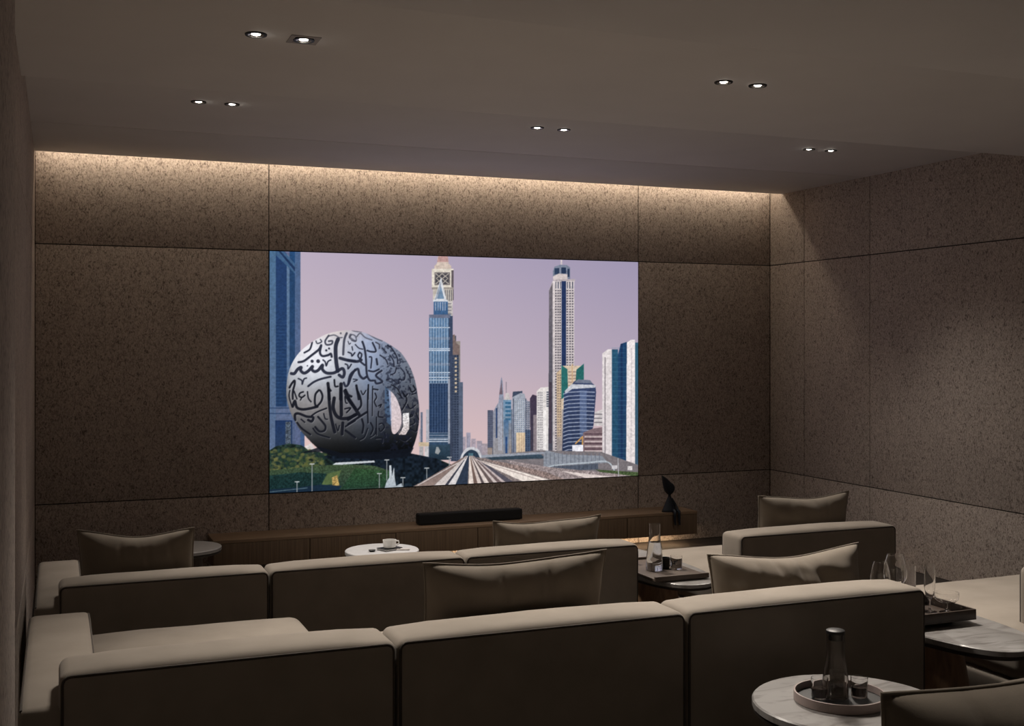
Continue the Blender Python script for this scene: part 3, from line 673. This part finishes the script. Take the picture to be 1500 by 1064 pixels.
# station and converging tracks
poly(curve([(673, 676), (676, 666), (682, 658), (690, 655), (698, 657), (704, 664), (705, 676)]), (196, 196, 202)); poly(curve([(676, 676), (679, 667), (685, 661), (691, 659), (698, 662), (702, 669), (704, 676)]), (40, 58, 78)); rect(686, 664, 693, 669, (70, 108, 124))
V = (688, 668)
def track(x0, x1, c, yb=726, v0=-1.2, v1=1.2, c2=None): poly([(V[0] + v0, V[1]), (V[0] + v1, V[1]), (x1, yb), (x0, yb)], c, c2)
poly([(682, 672), (700, 670), (830, 706), (842, 726), (580, 726)], (132, 118, 116), noise=.2)
track(584, 618, (130, 106, 100), v0=-6, v1=-5, c2=(146, 126, 118)); track(620, 640, (206, 194, 190), v0=-5, v1=-4); track(640, 646, (60, 62, 76), v0=-4, v1=-3.4); track(646, 660, (214, 208, 208), v0=-3.4, v1=-2.6); track(660, 684, (44, 56, 76), v0=-2.4, v1=-1); track(686, 696, (224, 208, 198), v0=-.8, v1=.2); track(696, 704, (116, 92, 84), v0=.2, v1=.8); track(704, 712, (212, 194, 186), v0=.8, v1=1.4); track(712, 718, (90, 78, 80), v0=1.4, v1=1.9); track(718, 728, (220, 204, 196), v0=1.9, v1=2.6); track(728, 738, (104, 88, 86), v0=2.6, v1=3.2); track(738, 746, (200, 184, 180), v0=3.2, v1=3.8); track(746, 756, (110, 92, 92), v0=3.8, v1=4.4); track(756, 764, (190, 172, 170), v0=4.4, v1=5); track(764, 782, (84, 80, 92), v0=5, v1=6.2)
poly([(694, 672), (700, 674), (740, 685), (800, 702), (842, 714), (842, 726), (812, 726), (740, 694)], (232, 218, 208)); stroke([(700, 675), (780, 700), (830, 716)], 1, (170, 150, 146)); poly([(704, 672), (740, 678), (800, 692), (836, 706), (842, 712), (790, 698), (740, 684)], (140, 118, 112), noise=.3); stroke([(612, 711), (660, 684), (683, 672)], 1.2, (206, 196, 194))

solid = (np.abs(C - SKY).sum(-1) > 6)[..., None]
grain = (smooth_noise(3) - .5) * .12 + (smooth_noise(7) - .5) * .16
C = np.where(solid & ~ring_mask[..., None], C * (1 + grain[..., None]), C * (1 + .25 * grain[..., None] * solid))
lum = C.mean(-1, keepdims=True)
C = np.where(solid, lum + (C - lum) * .84, C)
C = np.clip(C, 0, 255) / 255.0
NX, NY = 760, 430
us = np.linspace(XS0 + .004, XS1 - .004, NX); zs = np.linspace(ZB + .004, ZT - .004, NY)
ux, uz = np.meshgrid(us, zs)
gpx, gpy = project(ux, np.full_like(ux, D), uz)
fx = np.clip((gpx - X0) * SS - .5, 0, cw - 2); fy = np.clip((gpy - Y0) * SS - .5, 0, ch - 2)
K = C
B = (K + np.roll(K, 1, 0) + np.roll(K, -1, 0)) / 3; B = (B + np.roll(B, 1, 1) + np.roll(B, -1, 1)) / 3
ix, iy = fx.astype(int), fy.astype(int); tx, ty = (fx - ix)[..., None], (fy - iy)[..., None]
pc = (B[iy, ix] * (1 - tx) + B[iy, ix + 1] * tx) * (1 - ty) + (B[iy + 1, ix] * (1 - tx) + B[iy + 1, ix + 1] * tx) * ty
lin = np.where(pc <= .04045, pc / 12.92, ((pc + .055) / 1.055) ** 2.4)
scr = thing('projection_screen', 'glowing wall screen with a city skyline and a ring-shaped building', 'screen', ((XS0 + XS1) / 2, D, ZB))
ox, oz = (XS0 + XS1) / 2, ZB
me = bpy.data.meshes.new('picture')
V3 = np.stack([ux - ox, np.full_like(ux, -.003), uz - oz], -1).reshape(-1, 3).astype(np.float32)
ii, jj = np.meshgrid(np.arange(NX - 1), np.arange(NY - 1)); a = (jj * NX + ii).ravel()
quads = np.stack([a, a + 1, a + NX + 1, a + NX], -1).astype(np.int32)
me.vertices.add(len(V3)); me.vertices.foreach_set('co', V3.ravel())
me.loops.add(quads.size); me.loops.foreach_set('vertex_index', quads.ravel())
me.polygons.add(len(quads)); me.polygons.foreach_set('loop_start', np.arange(0, quads.size, 4, dtype=np.int32))
me.update(calc_edges=True)
ca_ = me.color_attributes.new('print', 'FLOAT_COLOR', 'POINT')
ca_.data.foreach_set('color', np.concatenate([lin.reshape(-1, 3), np.ones((len(V3), 1))], 1).astype(np.float32).ravel())
pm = bpy.data.materials.new('screen_print'); pm.use_nodes = True
nt = pm.node_tree; nt.nodes.clear()
o_ = node(nt, 'ShaderNodeOutputMaterial'); e_ = node(nt, 'ShaderNodeEmission'); a_ = node(nt, 'ShaderNodeAttribute'); a_.attribute_name = 'print'
e_.inputs[1].default_value = SCREEN
nt.links.new(a_.outputs['Color'], e_.inputs[0]); nt.links.new(e_.outputs[0], o_.inputs[0])
me.materials.append(pm)
po = bpy.data.objects.new('picture', me); col.objects.link(po); po.parent = scr
MB().box(XS0 + .003 - ox, XS1 - .003 - ox, -.002, .014, .003, ZT - ZB - .003).build('screen_body', BLACK, scr)

# ------------------------------------------------------------------ sofas
def loop_piping(parent, x0, x1, y, z0, z1, e, r=.0045):
    c = .02
    pts = [(x0 + e, y, z0)]
    pts += [(x0 + e, y, z1 - e - c)] + [(x0 + e + c - c * math.cos(a), y, z1 - e - c + c * math.sin(a)) for a in (.4, .8, 1.2)] + [(x0 + e + c, y, z1 - e)]
    n = 10
    pts += [(x0 + e + c + (x1 - x0 - 2 * e - 2 * c) * k / n, y, z1 - e) for k in range(1, n)]
    pts += [(x1 - e - c, y, z1 - e)] + [(x1 - e - c + c * math.sin(a), y, z1 - e - c + c * math.cos(a)) for a in (.4, .8, 1.2)] + [(x1 - e, y, z1 - e - c), (x1 - e, y, z0)]
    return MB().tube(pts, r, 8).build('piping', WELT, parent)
BT, BH, SH = .19, .635, .42
def backrest(parent, x0, x1, seed):
    r = .025
    b = MB().rbox(x0 + .0015, x1 - .0015, 0, BT, .10, BH, r, crown=.014, n=8, wave=.002, seed=seed).build('backrest', SOFA, parent, angle=60)
    e = r * .29
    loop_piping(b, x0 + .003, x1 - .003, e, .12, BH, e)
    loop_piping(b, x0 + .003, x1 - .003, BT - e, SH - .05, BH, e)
def seat(parent, x0, x1, y0, y1, seed):
    MB().rbox(x0 + .003, x1 - .003, y0, y1 - .02, .07, .255, .02, n=4).build('seat_base', SOFA, parent, angle=60)
    MB().rbox(x0 + .003, x1 - .003, y0, y1, .25, SH, .05, crown=.02, n=8, wave=.005, seed=seed).build('seat_cushion', SOFA, parent, angle=60)
mods = [0, .856, 1.758, 2.667]
def sofa_long(label, loc):
    t = thing('sofa', label, 'sofa', loc, group='beige sofas')
    MB().box(-.05, 2.63, .05, .9, 0, .08).build('plinth', PLINTH_M, t)
    for i in range(3):
        backrest(t, mods[i], mods[i + 1], i)
        seat(t, mods[i] + (.05 if i == 0 else 0), mods[i + 1], BT - .01, 1.32 if i == 0 else .97, 10 + i)
    a = MB().rbox(-.09, .10, .012, 1.06, .07, .555, .022, crown=.012, n=6).build('armrest', SOFA, t, angle=60)
    e = .022 * .29
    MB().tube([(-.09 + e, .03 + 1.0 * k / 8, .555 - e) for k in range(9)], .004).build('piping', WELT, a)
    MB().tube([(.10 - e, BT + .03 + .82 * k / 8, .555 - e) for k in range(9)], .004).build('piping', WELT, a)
    return t
def sofa_short(label, loc):
    t = thing('sofa', label, 'sofa', loc, group='beige sofas')
    MB().box(.06, 1.08, .06, .8, 0, .08).build('plinth', PLINTH_M, t)
    backrest(t, .13, 1.13, 21)
    seat(t, 0, 1.13, .03, .89, 22)
    return t
sofa_long('three-module beige sofa with piped back, one cushion leaning above the screen-side row, farthest from the pier', (0, ROW2, 0))['label'] = 'three-module beige sofa on the lowest floor, its left end cushion turned in the corner'
sofa_long('three-module beige sofa on the middle tier with two cushions above its piped back', (0, ROW1, TIER))
sofa_long('three-module beige sofa on the rear tier, only its cushion showing', (0, ROW3, 2 * TIER))
BX = 3.12
sofa_short('short beige sofa without arms on the lowest floor, one cushion against its back', (BX, ROW2, 0))
sofa_short('short beige sofa without arms beside the glassware table on the middle tier', (BX, ROW1, TIER))

# ------------------------------------------------------------------ scatter cushions
def cushion(label, cx, y, zseat, w=.62, h=.42, th=.17, lean=10, turn=0, roll=0, sag=.03, seed=1, ripple=.004):
    rnd = random.Random(seed)
    ph = [rnd.uniform(0, 6.28) for _ in range(8)]
    n, m = 64, 36
    creases = [(rnd.uniform(-.6, .75), rnd.uniform(-.1, .4), rnd.uniform(.5, 1.0)) for _ in range(4)]
    t = thing('cushion', label, 'cushion', (cx, y, zseat), (math.radians(lean), math.radians(roll), math.radians(turn)), 'taupe scatter cushions')
    def P(i, j, side):
        u = -1 + 2 * i / n; v = -1 + 2 * j / m
        pin = .035
        x = w / 2 * u * (1 - pin * 1.3 * (1 - v * v)) ; z = h / 2 * v * (1 - pin * (1 - abs(u) ** 2.2))
        if v > 0: z -= sag * (1 - u * u) * v * v * (1 + .35 * math.sin(3.1 * u + ph[0]))
        prof = max(0, (1 - abs(u) ** 4.2)) ** .6 * max(0, (1 - abs(v) ** 4.2)) ** .6 * (.86 + .14 * (1 - u * u) * (1 - v * v))
        d = th / 2 * prof
        rp = math.sin(9 * u + 4 * v + ph[1]) * .5 + math.sin(15 * u - 6 * v + ph[2]) * .3 + math.sin(7 * u + 11 * v + ph[3]) * .4
        fold = sum(a * math.exp(-((u - c - sl * (1 - v)) / .045) ** 2) * max(0, v + .25) for c, sl, a in creases)
        fold += math.exp(-((u - .15 - .25 * (1 - v)) / .07) ** 2) * max(0, v) + .8 * math.exp(-((u + .35 + .2 * (1 - v)) / .08) ** 2) * max(0, v)
        d += prof ** .7 * (ripple * rp - ripple * 1.8 * fold)
        return (x, side * d, z + h / 2 - .012)
    vs_, fs = [], []
    for side in (-1, 1):
        o = len(vs_)
        for j in range(m + 1):
            for i in range(n + 1): vs_.append(P(i, j, side))
        for j in range(m):
            for i in range(n):
                q = (o + j * (n + 1) + i, o + j * (n + 1) + i + 1, o + (j + 1) * (n + 1) + i + 1, o + (j + 1) * (n + 1) + i)
                fs.append(q if side < 0 else q[::-1])
    MB().add(vs_, fs).build('cover', PILLOW, t, angle=80)
    edge = [P(i, 0, 1) for i in range(0, n, 2)] + [P(n, j, 1) for j in range(0, m, 2)] + [P(i, m, 1) for i in range(n, 0, -2)] + [P(0, j, 1) for j in range(m, 0, -2)]
    MB().tube([(p[0], 0, p[2]) for p in edge], .0032, 8, closed=True).build('piping', PILLOW, t, angle=80)
    return t
SEAT2, SEAT1, SEAT3 = SH + .012, TIER + SH + .012, 2 * TIER + SH + .012
cushion('taupe cushion turned in the corner between the sofa arm and its back', .335, ROW2 + .36, SEAT2, w=.50, h=.392, th=.15, lean=9, turn=-14, sag=.024, seed=3)
cushion('taupe cushion on the right end of the lowest three-module sofa', 2.285, ROW2 + .31, SEAT2, w=.59, h=.335, th=.15, lean=9, sag=.020, seed=5)
cushion('large taupe cushion on the middle module of the middle-tier sofa', 1.312, ROW1 + .31, SEAT1, w=.605, h=.375, th=.15, lean=8, sag=.012, seed=11)
cushion('wrinkled taupe cushion on the right module of the middle-tier sofa', 2.375, ROW1 + .35, SEAT1, w=.63, h=.305, th=.17, lean=-6, sag=.020, seed=8, ripple=.007)
cushion('taupe cushion against the back of the short sofa near the right wall', 3.84, ROW2 + .31, SEAT2, w=.60, h=.378, th=.15, lean=6, sag=.020, seed=14)
cushion('taupe cushion in front of the small round table, alone on the rear tier', 1.415, ROW3 + .35, SEAT3, w=.64, h=.345, th=.16, lean=6, sag=.006, seed=17, ripple=.006)

# ------------------------------------------------------------------ console, sound bar, figure
cx0 = at_y(313, 786, D - .32).x; cx1 = at_y(1021.5, 760, D - .32).x
CT, CB, CD = .286, .104, .32
con = thing('wall_console', 'long low floating oak console under the screen, lit from below', 'console', (cx0, D, 0))
L = cx1 - cx0
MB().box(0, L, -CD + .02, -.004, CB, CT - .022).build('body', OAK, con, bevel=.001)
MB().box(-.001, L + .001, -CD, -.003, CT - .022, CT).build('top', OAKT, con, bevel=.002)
seams = [cx0] + [at_y(p, 780, D - CD).x for p in (454, 580, 700, 815, 919)] + [cx1]
for a, b in zip(seams[:-1], seams[1:]):
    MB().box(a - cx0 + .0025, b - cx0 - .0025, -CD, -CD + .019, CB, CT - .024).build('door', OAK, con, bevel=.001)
s = MB().box(cx0 + 1.7, cx1 - .06, D - .16, D - .14, CB - .012, CB - .002).build('led_strip', LED2); tag(s, 'warm light strip under the floating oak console', 'light strip')

sbx0, sbx1 = at_y(613, 757, 8.03).x, at_y(764.5, 755, 8.03).x
sb = thing('sound_bar', 'long black sound bar lying on the oak console', 'sound bar', ((sbx0 + sbx1) / 2, 8.06, CT))
w = (sbx1 - sbx0) / 2
MB().rbox(-w, w, -.045, .045, .004, .082, .010, n=3).build('housing', CLOTH_BLACK, sb, angle=60)
MB().box(-w + .02, w - .02, -.04, .04, .0, .006).build('foot_pad', BLACK, sb)
MB().box(-w + .015, w - .015, -.03, .03, .0815, .0835).build('top_plate', BLACK, sb, bevel=.0006)

fig = thing('figurine', 'blue-black abstract figure with a leaf-shaped head sitting on the console edge', 'figurine', (at_y(982, 745, D - CD + .03).x, D - CD + .045, CT))
def prism(outline, th, r=.4):
    """Puffed flat shape from an (x, z) outline: bulges to th in the middle."""
    cx_ = sum(p[0] for p in outline) / len(outline); cz_ = sum(p[1] for p in outline) / len(outline)
    n = len(outline); rings = [(1, 0), (.93, .55), (.75, .85), (.45, .98), (0.02, 1)]
    vs_, fs = [], []
    for sd in (-1, 1):
        o = len(vs_)
        for k, hgt in rings:
            vs_ += [(cx_ + (x - cx_) * k, sd * th / 2 * hgt, cz_ + (z - cz_) * k) for x, z in outline]
        for i in range(len(rings) - 1):
            for j in range(n):
                fs.append((o + i * n + j, o + i * n + (j + 1) % n, o + (i + 1) * n + (j + 1) % n, o + (i + 1) * n + j))
        fs.append(tuple(o + (len(rings) - 1) * n + j for j in range(n)))
    return MB().add(vs_, fs)
def fp(x, z): return ((x - 250) * .00046, (690 - z) * .00046)
head = [fp(x, z) for x, z in curve([(112, 60), (170, 95), (250, 165), (315, 215), (342, 270), (330, 330), (290, 380), (240, 398), (195, 370), (160, 310), (142, 240), (125, 150), (112, 60)], 4)][:-1]
prism(head, .075).build('head', INK, fig, angle=60)
MB().lathe([(.012, .118), (.011, .13), (.014, .145)], 20).build('neck', INK, fig)
MB().lathe([(.066, .0), (.068, .006), (.060, .02), (.046, .05), (.030, .085), (.016, .115), (.012, .128)], 32, sy=.6).build('torso', INK, fig, angle=60)
for x0, x1 in ((.012, .012), (.048, .052)):
    MB().tube([(x0, -.01, .012), (x0 + .002, -.045, .014), (x0 + .004, -.062, .006), (x1, -.066, -.02), (x1 + .002, -.064, -.07), (x1 + .004, -.068, -.098)], [.013, .013, .013, .011, .009, .007], 12).build('leg', INK, fig, angle=60)
MB().tube([(.02, .0, .105), (.046, -.01, .06), (.058, -.03, .025), (.05, -.05, .012)], [.009, .009, .008, .007], 10).build('arm', INK, fig, angle=60)

# ------------------------------------------------------------------ tables
def oval_table(label, loc):
    t = thing('side_table', label, 'table', loc, group='marble side tables')
    MB().lathe([(.97, .434), (1.0, .440), (1.0, .456), (.985, .460), (.01, .460)], 72, .2, .56, power=2.6).build('marble_top', MARBLE, t)
    MB().lathe([(.90, .418), (.975, .424), (.975, .434), (.9, .4345)], 72, .2, .56, power=2.6).build('edge_band', RIM, t)
    MB().lathe([(.178, .0), (.174, .01), (.125, .40), (.13, .419)], 48, 1.0, 1.9).build('cone_base', WALNUT, t)
    return t
TX, TY = 2.893, .36
oval_table('oval marble side table with carafe tray between the two lowest sofas', (TX, ROW2 + TY, 0))
oval_table('oval marble side table with stemware tray between the two middle-tier sofas', (TX, ROW1 + TY, TIER))
def round_table(label, loc, r, h, base_mat, top_mat, group='marble side tables'):
    t = thing('side_table', label, 'table', loc, group=group)
    MB().lathe([(r * .97, h - .026), (r, h - .02), (r, h - .004), (r - .004, h), (.005, h)], 72).build('marble_top', top_mat, t)
    MB().lathe([(r * .9, h - .04), (r * .985, h - .034), (r * .985, h - .026), (r * .9, h - .025)], 72).build('edge_band', RIM, t)
    MB().lathe([(r * .6, 0), (r * .6, .01), (r * .45, h - .05), (r * .47, h - .039)], 48).build('drum_base', base_mat, t)
    return t
TA = (2.02, 2.56); TAZ = TIER + .46
round_table('round pale marble table with a round drinks tray behind the middle-tier sofa', (TA[0], TA[1], TIER), .262, .46, MIDWOOD, MARBLE)
round_table('small white round table with a cup in front of the lowest sofa', (1.76, 6.46, 0), .215, .42, MIDWOOD, WHITETOP)
round_table('small grey round table half hidden behind the corner cushion', (.70, 6.98, 0), .21, .42, MIDWOOD, GREYTOP)

# ------------------------------------------------------------------ glassware and trays
def glass(name, label, cat, loc, outer, wall=.0016, floor_t=.006, mat=GLASS, liquid=None, level=.5, group=None, n=40, parts=()):
    """Lathed vessel with a real inner wall; a liquid may fill it to the given share of its height."""
    t = thing(name, label, cat, loc, group=group)
    h0 = outer[0][1]; zt = outer[-1][1]
    inner = [(max(.0005, r - wall), max(z, outer[0][1] + floor_t)) for r, z in outer]
    inner[0] = (.0005, outer[0][1] + floor_t); inner.insert(1, (max(.0005, outer[0][0] - wall), outer[0][1] + floor_t))
    MB().lathe([(.0005, outer[0][1])] + outer + inner[::-1], n).build('vessel', mat, t, angle=50)
    if liquid:
        zl = h0 + floor_t + (zt - h0) * level
        prof = [(.0005, h0 + floor_t + .0004), (max(.001, outer[0][0] - wall - .0004), h0 + floor_t + .0004)]
        for (r0, za), (r1, zb) in zip(outer[:-1], outer[1:]):
            if zb <= h0 + floor_t: continue
            if za > h0 + floor_t: prof.append((r0 - wall - .0004, za)) if za < zl else None
            if za < zl <= zb: prof.append((r0 + (r1 - r0) * (zl - za) / (zb - za) - wall - .0004, zl)); break
        prof.append((.0005, zl))
        MB().lathe(prof, n).build('drink', liquid, t, angle=40)
    for fn in parts: fn(t)
    return t
def stopper(z, r, mat):
    return lambda t: MB().lathe([(r * .8, z - .018), (r * .8, z), (r * 1.04, z), (r * 1.04, z + .008), (r * .9, z + .010), (.0005, z + .010)], 32).build('stopper', mat, t)
def stem(h, foot, bowl_r):
    return lambda t: (MB().lathe([(foot, 0), (foot, .0015), (foot * .3, .004), (.0045, .010), (.0035, h * .5), (.004, h - .004), (bowl_r * .5, h + .001)], 32).build('stem', GLASS, t, angle=50))

# round tray on the nearest table
tr = thing('serving_tray', 'round dark tray with a rose grey rim on the round marble table', 'tray', (TA[0] - .02, TA[1] + .015, TAZ))
MB().lathe([(.0005, .0), (.122, .0), (.124, .002), (.124, .026), (.119, .026), (.119, .006), (.0005, .006)], 64).build('rim', TRAYRIM, tr, angle=40)
MB().lathe([(.0005, .0063), (.1185, .0063), (.1185, .0075), (.0005, .0075)], 64).build('inlay', BLACK, tr)
tz = TAZ + .0078
tx, ty = TA[0] - .02, TA[1] + .015
CAR = [(.031, 0), (.035, .004), (.035, .05), (.031, .085), (.0262, .112), (.0245, .13), (.0245, .178)]
glass('carafe', 'smoked glass carafe with black stopper on the round tray', 'carafe', (tx - .008, ty + .008, tz), CAR, mat=SMOKE, parts=[stopper(.178, .0245, BLACK)])
TUM = [(.019, 0), (.022, .003), (.0235, .05), (.0235, .056)]
for dx, dy, w in [(-.052, .02, 'left of the smoked carafe'), (.035, .055, 'behind the smoked carafe'), (.056, -.012, 'right of the smoked carafe')]:
    glass('tumbler', 'small tumbler of dark drink ' + w + ' on the round tray', 'glass', (tx + dx, ty + dy, tz), TUM, liquid=COLA, level=.42, group='tumblers of dark drink')

# square tray with stemware on the middle tier
z0 = TIER + .46
tb = thing('serving_tray', 'dark square-cornered tray holding stemware on the oval table', 'tray', (2.86, ROW1 + .36, z0))
MB().box(-.09, .09, -.17, .17, 0, .016).build('foot', DARKWOOD, tb)
MB().box(-.135, .135, -.235, .235, .016, .022).build('bottom', DARKWOOD, tb)
for x0, x1, y0, y1 in ((-.135, .135, -.235, -.227), (-.135, .135, .227, .235), (-.135, -.127, -.227, .227), (.127, .135, -.227, .227)):
    MB().box(x0, x1, y0, y1, .022, .052).build('side', DARKWOOD, tb, bevel=.001)
gz = z0 + .0225
def stemmed(label, x, y, bowl, h, foot):
    return glass('stem_glass', label, 'glass', (x, y, gz), [(r, z + h) for r, z in bowl], wall=.0012, floor_t=.003, group='stemware on the dark tray', parts=[stem(h, foot, bowl[0][0])])
WINE = [(.006, 0), (.022, .008), (.034, .030), (.036, .048), (.031, .08), (.024, .105)]
FLUTE = [(.004, 0), (.014, .012), (.0195, .045), (.019, .09), (.0165, .125)]
COUPE = [(.006, 0), (.030, .006), (.041, .016), (.043, .030), (.042, .040)]
stemmed('tapered wine glass on the dark tray behind the sofa back, leftmost of two', 2.79, 3.36, WINE, .06, .03)['label'] = 'smaller tapered wine glass on the dark tray beside the cushion'
WINE2 = [(r * 1.2, z * 1.15) for r, z in WINE]
stemmed('larger tapered wine glass on the dark tray beside the straight tall glass', 2.875, 3.38, WINE2, .062, .034)
glass('tall_glass', 'straight tall glass on the dark stemware tray', 'glass', (2.955, 3.40, gz), [(.023, 0), (.025, .004), (.025, .135)], floor_t=.008, group='stemware on the dark tray')
stemmed('slim flute glass with thin stem on the dark tray', 2.905, 3.235, FLUTE, .045, .026)
stemmed('wide shallow coupe glass on the dark tray', 2.955, 3.205, COUPE, .032, .026)

# wooden tray with water carafe on the lowest floor
z0 = .46
tc_ = thing('serving_tray', 'grey brown wooden tray with water carafe on the oval table', 'tray', (2.845, ROW2 + .14, z0))
MB().box(-.15, .15, -.25, .25, .006, .018).build('bottom', MIDWOOD, tc_, bevel=.001)
MB().box(-.15, .15, -.25, -.235, .018, .030).build('side', MIDWOOD, tc_, bevel=.001); MB().box(-.15, .15, .235, .25, .018, .030).build('side', MIDWOOD, tc_, bevel=.001)
for x in (-.12, .12): MB().box(x - .02, x + .02, -.22, .22, 0, .006).build('foot', DARKWOOD, tc_)
tz = z0 + .0185
CAR2 = [(.040, 0), (.044, .004), (.043, .05), (.036, .12), (.030, .155), (.029, .18), (.030, .235)]
glass('carafe', 'clear glass water carafe on the wooden tray', 'carafe', (2.805, ROW2 + .10, tz), CAR2, liquid=WATER, level=.58)
TUM2 = [(.026, 0), (.029, .004), (.031, .066)]
glass('tumbler', 'clear water tumbler right of the black cup on the wooden tray', 'glass', (2.925, ROW2 + .09, tz), TUM2, group='tumblers on the wooden tray')
glass('tumbler', 'clear water tumbler behind the carafe on the wooden tray', 'glass', (2.775, ROW2 + .28, tz), TUM2, group='tumblers on the wooden tray')
bc = thing('cup', 'small black cup beside the water carafe', 'cup', (2.875, ROW2 + .12, tz))
MB().lathe([(.0005, 0), (.022, 0), (.025, .004), (.027, .055), (.025, .055), (.023, .006), (.0005, .006)], 36).build('bowl', BLACK, bc)
MB().tube([(.026, 0, .045), (.040, 0, .042), (.043, 0, .028), (.038, 0, .015), (.025, 0, .013)], .003, 8).build('handle', BLACK, bc)

# cup, coaster and small dish on the white table
z0 = .42
cst = thing('book', 'thin dark closed book under the white cup', 'book', (1.80, 6.44, z0), (0, 0, .4))
MB().box(-.06, .06, -.045, .045, 0, .003).build('cover', BLACK, cst); MB().box(-.057, .057, -.042, .043, .003, .010).build('pages', CERAMIC, cst); MB().box(-.06, .06, -.045, .045, .010, .013).build('cover', BLACK, cst)
cp = thing('cup', 'white cup standing on the dark book', 'cup', (1.80, 6.44, z0 + .013))
MB().lathe([(.0005, 0), (.028, 0), (.036, .004), (.040, .045), (.037, .045), (.033, .007), (.0005, .007)], 40).build('bowl', CERAMIC, cp)
MB().lathe([(.0005, .030), (.0355, .030), (.0357, .032), (.0005, .032)], 36).build('drink', COLA, cp)
MB().tube([(.037, 0, .038), (.054, 0, .036), (.057, 0, .024), (.050, 0, .013), (.034, 0, .012)], .0035, 8).build('handle', CERAMIC, cp)
dsh = thing('dish', 'tiny black dish on the white round table', 'dish', (1.69, 6.42, z0))
MB().lathe([(.0005, 0), (.014, 0), (.022, .010), (.020, .010), (.013, .002), (.0005, .002)], 28).build('bowl', BLACK, dsh)
MB().lathe([(.0005, .003), (.0135, .003), (.0155, .006), (.0005, .007)], 28).build('filling', COLA, dsh)
rm = thing('remote_control', 'thin grey remote control lying right of the white cup', 'remote', (1.87, 6.40, z0), (0, 0, 1.2))
MB().rbox(-.012, .012, -.04, .04, 0, .009, .004, n=2).build('case', PLATE, rm, angle=60)
MB().lathe([(.0005, .0088), (.006, .0088), (.006, .0102), (.0005, .0105)], 20, c=(0, .02, 0)).build('button', BLACK, rm)
